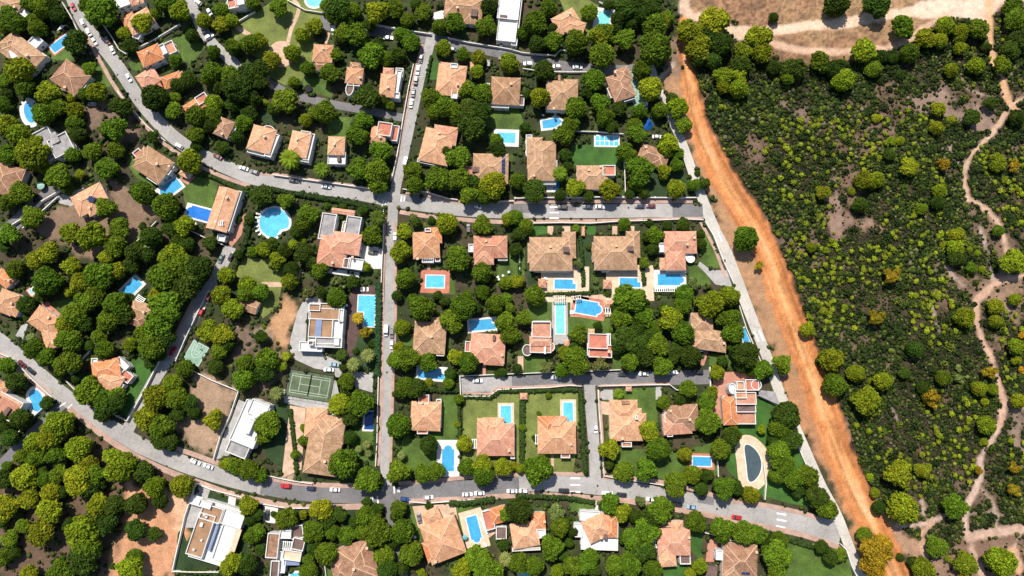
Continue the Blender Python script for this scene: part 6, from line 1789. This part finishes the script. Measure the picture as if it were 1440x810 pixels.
def car(c, x, y, a, colour, kind, flip=False):
    p, W, H, g = rect(c, x, y, 50, 20, a, .8)
    if flip: g += math.pi
    z0 = .085
    root = tag(empty('parked_car' if kind != 'van' else 'parked_van', (p.x, p.y, z0), g), None, 'car' if kind != 'van' else 'van', 'cars parked or driving on the estate roads')
    body, cab, roof, half, wb = CARS[kind]
    b = link('body', body, root); b.color = (*PAINT[colour], 1)
    if cab:
        link('windows', cab, root)
        r = link('roof', roof, root); r.color = (*PAINT[colour], 1)
    else:
        link('windows', VANW, root)
    for sx in (-1, 1):
        for sy in (-1, 1):
            link('wheel', WHEEL, root, (sx * wb, sy * .78, .32))
    for sy in (-1, 1):
        link('headlight', LCLR, root, (half - .12, sy * .5, .58)); link('tail_light', LRED, root, (-half + .06, sy * .6, .62))
    sx_, sy_ = src(c, x, y)
    place(root, colour, {'hatchback': 'hatchback car', 'saloon': 'saloon car', 'suv': 'tall car', 'van': 'van'}[kind], sx_, sy_)
for row in [
 ('a1', 410, 38, 65, 'red', 'hatchback'), ('a1', 463, 126, 62, 'white', 'hatchback'), ('a1', 497, 180, 62, 'white', 'saloon'), ('a1', 530, 231, 60, 'white', 'hatchback'),
 ('a1', 603, 229, 66, 'dark red', 'saloon'), ('a1', 630, 279, 66, 'white', 'saloon'), ('a1', 723, 436, 62, 'white', 'saloon'), ('b1', 1005, 8, 32, 'white', 'hatchback'), ('a1', 517, 583, 0, 'silver', 'hatchback'), ('a1', 492, 298, 10, 'black', 'hatchback'),
 ('a1', 1112, 12, 40, 'white', 'hatchback'), ('a1', 1175, 205, -30, 'white', 'suv'), ('a1', 1136, 160, 75, 'white', 'saloon'), ('a1', 1175, 68, 60, 'white', 'hatchback'),
 ('a2', 437, 170, 92, 'white', 'van'), ('a2', 742, 212, 2, 'white', 'saloon'), ('a2', 925, 328, 100, 'black', 'hatchback'), ('a2', 908, 393, 98, 'white', 'saloon'), ('a2', 897, 453, 97, 'black', 'suv'),
 ('a2', 883, 518, 97, 'dark blue', 'saloon'), ('a2', 871, 579, 98, 'white', 'saloon'), ('a2', 1378, 237, 96, 'white', 'saloon'), ('a2', 1108, 278, 12, 'navy', 'hatchback'), ('a2', 1305, 355, 95, 'black', 'suv'), ('a2', 1385, 328, 10, 'black', 'hatchback'),
 ('a3', 90, 358, 3, 'white', 'suv'), ('a3', 252, 373, 3, 'white', 'hatchback'), ('a3', 368, 376, 2, 'white', 'saloon'), ('a3', 815, 767, 2, 'white', 'saloon'), ('a3', 752, 592, 92, 'white', 'hatchback'),
 ('b1', 1220, 68, 30, 'dark red', 'saloon'), ('b1', 1367, 134, 18, 'white', 'saloon'), ('b1', 1428, 155, 18, 'grey', 'hatchback'), ('b1', 1240, 640, -65, 'grey-green', 'saloon'), ('b1', 1297, 626, -65, 'black', 'saloon'),
 ('b1', 205, 305, -40, 'black', 'suv'), ('b2', 212, 203, 8, 'black', 'saloon'), ('b2', 395, 237, 8, 'white', 'saloon'), ('b2', 838, 95, 102, 'white', 'suv'), ('b2', 781, 520, 92, 'white', 'hatchback'),
 ('b2', 656, 607, 4, 'black', 'saloon'), ('b2', 1243, 352, 0, 'silver', 'hatchback'), ('b2', 1193, 472, 90, 'black', 'suv'),
 ('b3', 284, 352, 2, 'black', 'suv'), ('b3', 425, 351, 2, 'navy', 'saloon'), ('b3', 495, 350, 2, 'white', 'saloon'), ('b3', 717, 347, 1, 'navy', 'saloon'), ('b3', 778, 345, 1, 'dark red', 'saloon'),
 ('c1', 1172, 46, -68, 'dark red', 'hatchback'), ('c1', 1133, 127, -65, 'red', 'hatchback'), ('c1', 970, 348, -60, 'red', 'saloon'), ('c1', 122, 422, 42, 'dark red', 'saloon'), ('c1', 172, 460, 40, 'black', 'saloon'),
 ('c2', 730, 236, 93, 'white', 'van'), ('c2', 763, 250, 93, 'grey', 'suv'), ('c2', 762, 312, 93, 'white', 'hatchback'), ('c2', 437, 426, 5, 'silver blue', 'saloon'), ('c2', 408, 455, 3, 'white', 'saloon'), ('c2', 1245, 516, 0, 'white', 'saloon'),
 ('c3', 622, 480, 0, 'black', 'saloon'), ('c3', 738, 477, 0, 'white', 'saloon'), ('c3', 905, 470, -2, 'white', 'saloon'), ('c3', 1045, 467, 0, 'black', 'suv'), ('c3', 246, 498, 0, 'silver', 'saloon'), ('c3', 470, 785, 88, 'white', 'hatchback'),
 ('d1', 1097, 167, 25, 'white', 'saloon'), ('d1', 1168, 191, 20, 'white', 'saloon'),
 ('d2', 167, 300, 4, 'red', 'suv'), ('d2', 308, 315, 3, 'navy', 'hatchback'), ('d2', 443, 322, 2, 'white', 'saloon'), ('d2', 836, 375, 8, 'blue', 'hatchback'), ('d2', 968, 365, -3, 'white', 'hatchback'),
 ('d2', 1186, 348, -2, 'white', 'saloon'), ('d2', 1253, 342, -2, 'white', 'saloon'), ('d2', 1436, 330, 0, 'white', 'saloon'), ('d2', 62, 462, 92, 'black', 'saloon'), ('d2', 915, 480, 78, 'grey', 'saloon'),
 ('d3', 66, 328, 2, 'white', 'hatchback'), ('d3', 291, 327, 1, 'black', 'suv'), ('d3', 535, 342, 3, 'white', 'van'), ('d3', 614, 350, 6, 'black', 'saloon'), ('d3', 784, 377, 8, 'white', 'saloon'),
 ('d3', 932, 405, 10, 'black', 'hatchback'), ('d3', 1010, 420, 8, 'silver blue', 'saloon'), ('d3', 1260, 477, 8, 'red', 'saloon')]:
    car(*row, flip=rnd.random() < .5)

# ---------------------------------------------------------------- garden furniture and odd things
def lounger(c, x, y, a):
    p, W, H, g = rect(c, x, y, 10, 4, a)
    root = tag(empty('sun_lounger', (p.x, p.y, .1), g), None, 'sun lounger', 'sun loungers by the pools')
    mb = MB(); mb.box(-.25, 0, 1.3, .75, 0, .3, .38, 'whitemetal', bottom=True); mb.face([(.4, -.37, .382), (.4, .37, .382), (.95, .37, .75), (.95, -.37, .75)][::-1], 'whitemetal'); mb.face([(.4, -.37, .36), (.4, .37, .36), (.97, .37, .72), (.97, -.37, .72)], 'whitemetal'); mb.build('cushion', root)
    for sx in (-.8, .35):
        for sy in (-.3, .3):
            q = MB(); q.box(sx, sy, .06, .06, 0, 0, .3, 'whitemetal'); q.build('leg', root)
    place(root, 'white', 'sun lounger', *src(c, x, y))
for row in [('b2', 12, 392, 20), ('b2', 6, 412, 10), ('b2', 2, 438, 0), ('b2', 4, 462, -10), ('b2', 10, 485, -20), ('b2', 24, 505, -40), ('b2', 36, 382, 40), ('b2', 130, 512, 70),
            ('c2', 592, 4, 90), ('c2', 606, 4, 90), ('c2', 628, 4, 90), ('d2', 1264, 488, 60), ('d2', 1274, 505, 60), ('d2', 1278, 522, 60), ('d2', 1286, 540, 60), ('d2', 1294, 556, 60),
            ('d1', 1300, 468, 70), ('c3', 336, 128, 0), ('c3', 336, 138, 0), ('b3', 190, 752, 30), ('a3', 178, 650, 30), ('c2', 328, 205, 90), ('b1', 1100, 450, 80), ('d2', 1235, 640, 30), ('d2', 1285, 628, 40)]:
    lounger(*row)
def parasol(c, x, y, r, col, label):
    p = P(c, x, y, 2.4)
    R = r / 4 * .31
    root = tag(empty('parasol', (p.x, p.y, 0)), label, 'parasol')
    mb = MB(); n = 12
    for i in range(n):
        a0, a1 = 6.2832 * i / n, 6.2832 * (i + 1) / n
        mb.face([(R * math.cos(a0), R * math.sin(a0), 2.3), (R * math.cos(a1), R * math.sin(a1), 2.3), (0, 0, 2.9)], 'cloth')
    o = mb.build('canopy', root); o.color = (*col, 1)
    mb = MB(); mb.tube([(0, 0, 0), (0, 0, 2.85)], [.04, .04], 'whitemetal'); mb.build('pole', root)
parasol('b3', 1002, 640, 26, (.75, .74, .7), 'big round white parasol at the corner of the pink house')
parasol('b3', 978, 625, 15, (.75, .74, .7), 'smaller round white parasol touching the pink house')
parasol('c1', 190, 8, 18, (.5, .55, .6), 'pale parasol by the tiny pool near the left edge')
parasol('b1', 228, 232, 22, (.25, .42, .36), 'pale green canopy beside the dark driveway at the left edge')
parasol('d2', 890, 590, 9, (.78, .77, .74), 'small white parasol between two pines below the lower road')
parasol('c2', 508, 93, 7, (.78, .78, .76), 'small white globe parasol between the villa and the L-shaped pool')
parasol('c3', 1165, 478, 8, (.78, .78, .76), 'white star-shaped parasol on the red drive')
parasol('d2', 1172, 590, 14, (.12, .35, .42), 'teal parasol on the lawn between the pyramid roof and the notched pool')
# blue tent
p = P('a3', 770, 690, 1.5)
root = tag(empty('play_tent', (p.x, p.y, 0)), 'bright blue pointed tent among trees near the concrete lane', 'tent')
mb = MB()
base = [(-2.2, -2.3), (-.6, -2.9), (1.2, -2.6), (2.3, -1.6), (2.0, .4), (.9, 1.6), (.5, 3.6), (-.2, 4.2), (-.7, 2.2), (-1.9, .2)]
for i in range(10):
    a0, a1 = base[i], base[(i + 1) % 10]
    mid = lambda q: (q[0] * .45, q[1] * .45, 1.7)
    mb.face([(*a0, .1), (*a1, .1), mid(a1), mid(a0)], 'bluecloth'); mb.face([mid(a0), mid(a1), (0, .2, 3.6)], 'bluecloth')
mb.build('canvas', root)
mb = MB(); mb.tube([(0, .2, 0), (0, .2, 3.8)], [.06, .04], 'whitemetal'); mb.build('pole', root)
# trampoline
p = P('a2', 293, 497, .8)
root = tag(empty('trampoline', (p.x, p.y, 0)), 'round black trampoline on the lawn below the orange patio house', 'trampoline')
mb = MB(); mb.face([(1.6 * math.cos(t), 1.6 * math.sin(t), .8) for t in np.linspace(0, 6.2832, 24, endpoint=False)], 'blackmesh'); mb.build('mat', root)
mb = MB()
mb.tube([(1.75 * math.cos(t), 1.75 * math.sin(t), .82) for t in np.linspace(0, 6.2832, 25)], [.14] * 25, 'blackmesh', 6, False); mb.build('frame', root)
for i in range(6):
    t = 6.2832 * i / 6
    mb = MB(); mb.tube([(1.75 * math.cos(t), 1.75 * math.sin(t), 0), (1.75 * math.cos(t), 1.75 * math.sin(t), .8)], [.05, .05], 'whitemetal'); mb.build('leg', root)
# satellite dish
p = P('c1', 415, 472, 1.2)
root = tag(empty('satellite_dish', (p.x, p.y, 0)), 'big white satellite dish beside the road below the pines', 'satellite dish')
mb = MB(); rr = [(0, 0), (.7, .1), (1.2, .35), (1.5, .6)]
for k in range(3):
    for i in range(16):
        a0, a1 = 6.2832 * i / 16, 6.2832 * (i + 1) / 16
        q = lambda r, a: (r[0] * math.cos(a), r[0] * math.sin(a), 1.2 + r[1])
        mb.face([q(rr[k], a0), q(rr[k + 1], a0), q(rr[k + 1], a1), q(rr[k], a1)][:4 if k else 4], 'whitemetal')
mb.build('dish', root)
mb = MB(); mb.tube([(0, 0, 0), (0, 0, 1.25)], [.1, .08], 'whitemetal'); mb.build('mast', root)
# dark carport with a sloping roof beside the red house
pts = [Pw(*q, 2.6) for q in S("1065,548 1090,551 1097,570 1068,557")]
root = tag(empty('carport', (pts[0].x, pts[0].y, 0)), 'dark grey triangular carport between the white-framed red house and the lane', 'carport')
mb = MB(); mb.prism([(q.x - pts[0].x, q.y - pts[0].y) for q in pts], 2.4, 2.6, 'g', bottom=True); mb.build('roof', root)
for q in pts:
    pm = MB(); pm.box((q.x - pts[0].x) * .94, (q.y - pts[0].y) * .94, .16, .16, 0, 0, 2.4, 'whitemetal'); pm.build('post', root)
# dark carport by the weathered brown house
pts = [Pw(*q, 2.6) for q in S("995,795 1009,796 1008,815 992,815")]
root = tag(empty('carport', (pts[0].x, pts[0].y, 0)), 'dark flat carport roof by the brick drive at the bottom edge', 'carport')
mb = MB(); mb.prism([(q.x - pts[0].x, q.y - pts[0].y) for q in pts], 2.4, 2.6, 'k', bottom=True); mb.build('roof', root)
for q in pts:
    pm = MB(); pm.box((q.x - pts[0].x) * .94, (q.y - pts[0].y) * .94, .16, .16, 0, 0, 2.4, 'whitemetal'); pm.build('post', root)
# white shade sail by the courtyard house
pts = [P('a1', *q, 2.6) for q in ((318, 172), (340, 142), (370, 140), (345, 160))]
root = tag(empty('shade_sail', (pts[0].x, pts[0].y, 0)), 'pale curved shade sail above the narrow blue pool', 'shade sail')
mb = MB(); q = [(a.x - pts[0].x, a.y - pts[0].y) for a in pts]; mb.prism(q, 2.5, 2.56, 'w', bottom=True); mb.build('sail', root)
for a in q:
    pm = MB(); pm.box(*a, .1, .1, 0, 0, 2.5, 'whitemetal'); pm.build('pole', root)
# white statues / planters on the lawn beside the orange house
for x, y in [(1357, 745), (1386, 738), (1418, 718), (1362, 758)]:
    p = P('b2', x, y, .5)
    mb = MB(); mb.tube([(0, 0, 0), (0, 0, .5), (0, 0, 1.0), (0, 0, 1.3)], [.5, .35, .55, .6], 'w', 10)
    o = mb.build('garden_urn'); o.location = (p.x, p.y, 0); tag(o, None, 'urn', 'white urns on the lawn'); place(o, 'white', 'garden urn', *src('b2', x, y))

# ---------------------------------------------------------------- low planting under the trees (one mass nobody could count)
def lumps_mass(name, pts, rad, col, seed, sub=1, squash=.8, tuft=0, mat='scrubleaf'):
    rs = np.random.RandomState(seed)
    V, F, own = lumps(pts, rad, rs, sub, .32, squash)
    T = col[own] * (1 + .22 * rs.randn(len(V)))[:, None]
    if tuft:
        ti = rs.randint(0, len(pts), tuft)
        dd = rs.randn(tuft, 3); dd[:, 2] = np.abs(dd[:, 2]); dd /= np.linalg.norm(dd, axis=1, keepdims=True)
        V2, F2 = tufts(pts[ti] + dd * rad[ti][:, None] * .9, dd, rad[ti] * (.4 + .5 * rs.rand(tuft)), rs)
        F = np.concatenate([F, F2 + len(V)]); V = np.concatenate([V, V2])
        T = np.concatenate([T, np.repeat(col[ti] * (1.1 + .3 * rs.randn(tuft))[:, None], 3, 0)])
    return tag(link(name, np_mesh(name, V, F, [mat], np.clip(T, .003, .6))), kind='stuff')

pts, rad, col = [], [], []
tries = 0
scr = [(q.x, q.y) for q in scrub_poly]
while len(pts) < 9000 and tries < 60000:
    tries += 1
    x, y = nrs.uniform(-245, 130), nrs.uniform(-82, 190)
    if occ_at(x, y) or bare_at(x, y) > .16: continue
    if inside(scr, np.array([x]), np.array([y]))[0]: continue
    if y < -85: continue
    r = nrs.uniform(.35, 1.15)
    pts.append((x, y, r * .4)); rad.append(r)
    k = nrs.rand()
    col.append((.026, .045, .011) if k < .55 else (.045, .075, .014) if k < .88 else (.085, .10, .025))  # deep shade between the trees is painted into the dark greens
lumps_mass('undergrowth', np.array(pts), np.array(rad), np.array(col) * (.7 + .6 * nrs.rand(len(pts), 1)), 3, tuft=9000)
print('undergrowth', len(pts))
# taller unclipped bushes filling the garden borders
pts, rad, col = [], [], []
tries = 0
while len(pts) < 1500 and tries < 30000:
    tries += 1
    x, y = nrs.uniform(-245, 130), nrs.uniform(-82, 190)
    if occ_at(x, y) or bare_at(x, y) > .10: continue
    if inside(scr, np.array([x]), np.array([y]))[0]: continue
    n = nrs.randint(3, 7); R = nrs.uniform(.9, 2.0)
    base = np.array((.032, .056, .012)) if nrs.rand() < .7 else np.array((.06, .085, .016))
    if any(occ_at(x + a, y + b_) == 1 for a, b_ in ((1.5, 0), (-1.5, 0), (0, 1.5), (0, -1.5))): continue
    for _ in range(n):
        pts.append((x + nrs.randn() * R * .5, y + nrs.randn() * R * .5, R * nrs.uniform(.4, 1.0))); rad.append(R * nrs.uniform(.3, .6)); col.append(base * nrs.uniform(.6, 1.5))
lumps_mass('shrubbery', np.array(pts), np.array(rad), np.array(col), 4, tuft=4000)

# ---------------------------------------------------------------- the scrub east of the track
pts, rad, col = [], [], []
px = nrs.uniform(60, 285, 150000); py = nrs.uniform(-90, 215, 150000)
ok = inside(scr, px, py)
px, py = px[ok], py[ok]
fb = fbm(px, py, 26, 31); fb2 = fbm(px, py, 9, 44)
def at_grid(A, x, y):
    i, j = int((x - gx[0]) / STEP), int((y - gy[0]) / STEP)
    return A[j, i] if 0 <= i < nx and 0 <= j < ny else 0.0
TRK_W = trackw(7.2, 1.5, 1.0)
for x, y, f1, f2 in zip(px, py, fb, fb2):
    b_ = bare_at(x, y)
    if at_grid(TRK_W, x, y) > .4 or (at_grid(dry, x, y) > .5 and nrs.rand() < .985): continue
    if b_ > .24: continue
    if b_ > .07 and nrs.rand() < min(.9, (b_ - .06) * 10): continue
    if f2 < .34 and nrs.rand() < .6: continue
    d = f1 + .3 * (f2 - .5)
    if nrs.rand() < .25 - .5 * (d - .5): continue
    r = (nrs.uniform(.22, .62) + .45 * (nrs.rand() ** 5)) * (1.25 if d > .5 else .9)
    k = nrs.rand()
    if k < .52: c = np.array((.017, .030, .006))
    elif k < .80: c = np.array((.038, .058, .010))
    elif k < .95: c = np.array((.085, .110, .016))
    else: c = np.array((.12, .11, .06))
    pts.append((x, y, r * .5)); rad.append(r); col.append(c * nrs.uniform(.6, 1.5))
print('scrub lumps', len(pts))
# merging thickets of taller bushes
nT = 0
for x, y, f1 in zip(px, py, fb):
    if nT > 1500: break
    if nrs.rand() > .05 or bare_at(x, y) > .085 or at_grid(dry, x, y) > .3 or at_grid(TRK_W, x, y) > .2: continue
    nT += 1
    R = nrs.uniform(.9, 2.4)
    u = nrs.rand()
    base = np.array((.020, .036, .007)) if u < .55 else np.array((.045, .068, .010)) if u < .88 else np.array((.10, .125, .014))
    for k_ in range(int(10 + R * 14)):
        a, q = nrs.rand() * 6.28, math.sqrt(nrs.rand()) * R
        pts.append((x + q * math.cos(a), y + q * math.sin(a) * nrs.uniform(.6, 1), .3 + R * .8 * (1 - (q / R) ** 2))); rad.append(nrs.uniform(.22, .5)); col.append(base * nrs.uniform(.6, 1.5))
print('scrub lumps', len(pts))
lumps_mass('scrub', np.array(pts), np.array(rad), np.array(col), 8, tuft=26000)
# clusters of small bright bushes, past the count of single ones
pts, rad, col = [], [], []
CL = [("1090,160 1200,170 1200,230 1100,240", 75), ("1000,130 1090,150 1090,230 1000,220", 12), ("1370,215 1440,205 1440,330 1400,320", 60), ("1100,330 1240,340 1250,405 1105,405", 85), ("1120,408 1200,408 1200,470 1125,460", 34),
      ("1240,290 1330,300 1340,400 1240,400", 60), ("1270,405 1340,405 1350,480 1290,490", 55), ("1290,540 1370,560 1370,690 1290,690", 70), ("1200,200 1280,190 1330,260 1210,270", 45), ("1180,150 1330,160 1300,200 1190,200", 30),
      ("1120,520 1280,600 1300,730 1190,600", 22), ("1400,420 1440,420 1440,560 1410,540", 22), ("1060,240 1180,240 1180,330 1090,330", 40), ("1370,20 1440,20 1440,130 1400,120", 8), ("1420,600 1440,600 1440,720 1400,720", 10)]
for t, n in CL:
    g = gp(t); xs = [q[0] for q in g]; ys = [q[1] for q in g]
    c0 = 0
    for _ in range(n * 40):
        if c0 >= n: break
        x, y = nrs.uniform(min(xs), max(xs)), nrs.uniform(min(ys), max(ys))
        if not inside(g, np.array([x]), np.array([y]))[0] or bare_at(x, y) > .2: continue
        if any((x - q[0]) ** 2 + (y - q[1]) ** 2 < (q[2] + 1) ** 2 for q in TREE_BASES): continue
        c0 += 1
        R = nrs.choice([.75, .9, 1.05, 1.2, 1.5], p=[.12, .26, .3, .2, .12])
        cc = np.array((.20, .24, .012)) * nrs.uniform(.7, 1.25)
        pts.append((x, y, R * .75)); rad.append(R * .78); col.append(cc)
        for k_ in range(16):
            a, q = k_ * 2.4, math.sqrt((k_ + .5) / 16) * R * .82
            pts.append((x + q * math.cos(a), y + q * math.sin(a), R * (1.35 - .75 * (q / R) ** 2))); rad.append(R * nrs.uniform(.20, .32)); col.append(cc * nrs.uniform(.75, 1.25))
lumps_mass('bright_scrub', np.array(pts), np.array(rad), np.array(col), 9, squash=.9)
settle()

# ---------------------------------------------------------------- daylight
w = bpy.data.worlds.new('World'); scene.world = w; w.use_nodes = True
nt = w.node_tree
bg = nt.nodes['Background']
sky = nt.nodes.new('ShaderNodeTexSky'); sky.sky_type = 'NISHITA'; sky.sun_disc = False
SUN_EL, SUN_AZ = math.radians(60), math.radians(-22)       # azimuth from +Y (up in the photo), clockwise
sky.sun_elevation = SUN_EL; sky.sun_rotation = SUN_AZ
nt.links.new(sky.outputs[0], bg.inputs[0]); bg.inputs[1].default_value = .10
sl = bpy.data.lights.new('sun', 'SUN'); sl.energy = 4.6; sl.angle = math.radians(.6); sl.color = (1.0, .93, .82)
so = bpy.data.objects.new('sun', sl); COL.objects.link(so)
dv = Vector((math.sin(SUN_AZ) * math.cos(SUN_EL), math.cos(SUN_AZ) * math.cos(SUN_EL), math.sin(SUN_EL)))
so.rotation_euler = dv.to_track_quat('Z', 'Y').to_euler(); so.location = dv * 250

cam = bpy.data.cameras.new('camera'); cam.sensor_width = 36; cam.lens = 36 * FOC / 1440; cam.clip_start = 1; cam.clip_end = 9000
co = bpy.data.objects.new('camera', cam); COL.objects.link(co)
co.location = (0, 0, CAM_H); co.rotation_euler = (TILT, 0, 0)
scene.camera = co
scene.view_settings.view_transform = 'Standard'
scene.view_settings.look = 'None'
scene.view_settings.gamma = 1.0
scene.view_settings.exposure = .45
scene.render.engine = 'CYCLES'
scene.cycles.max_bounces = 5
scene.cycles.diffuse_bounces = 2
scene.cycles.use_denoising = True
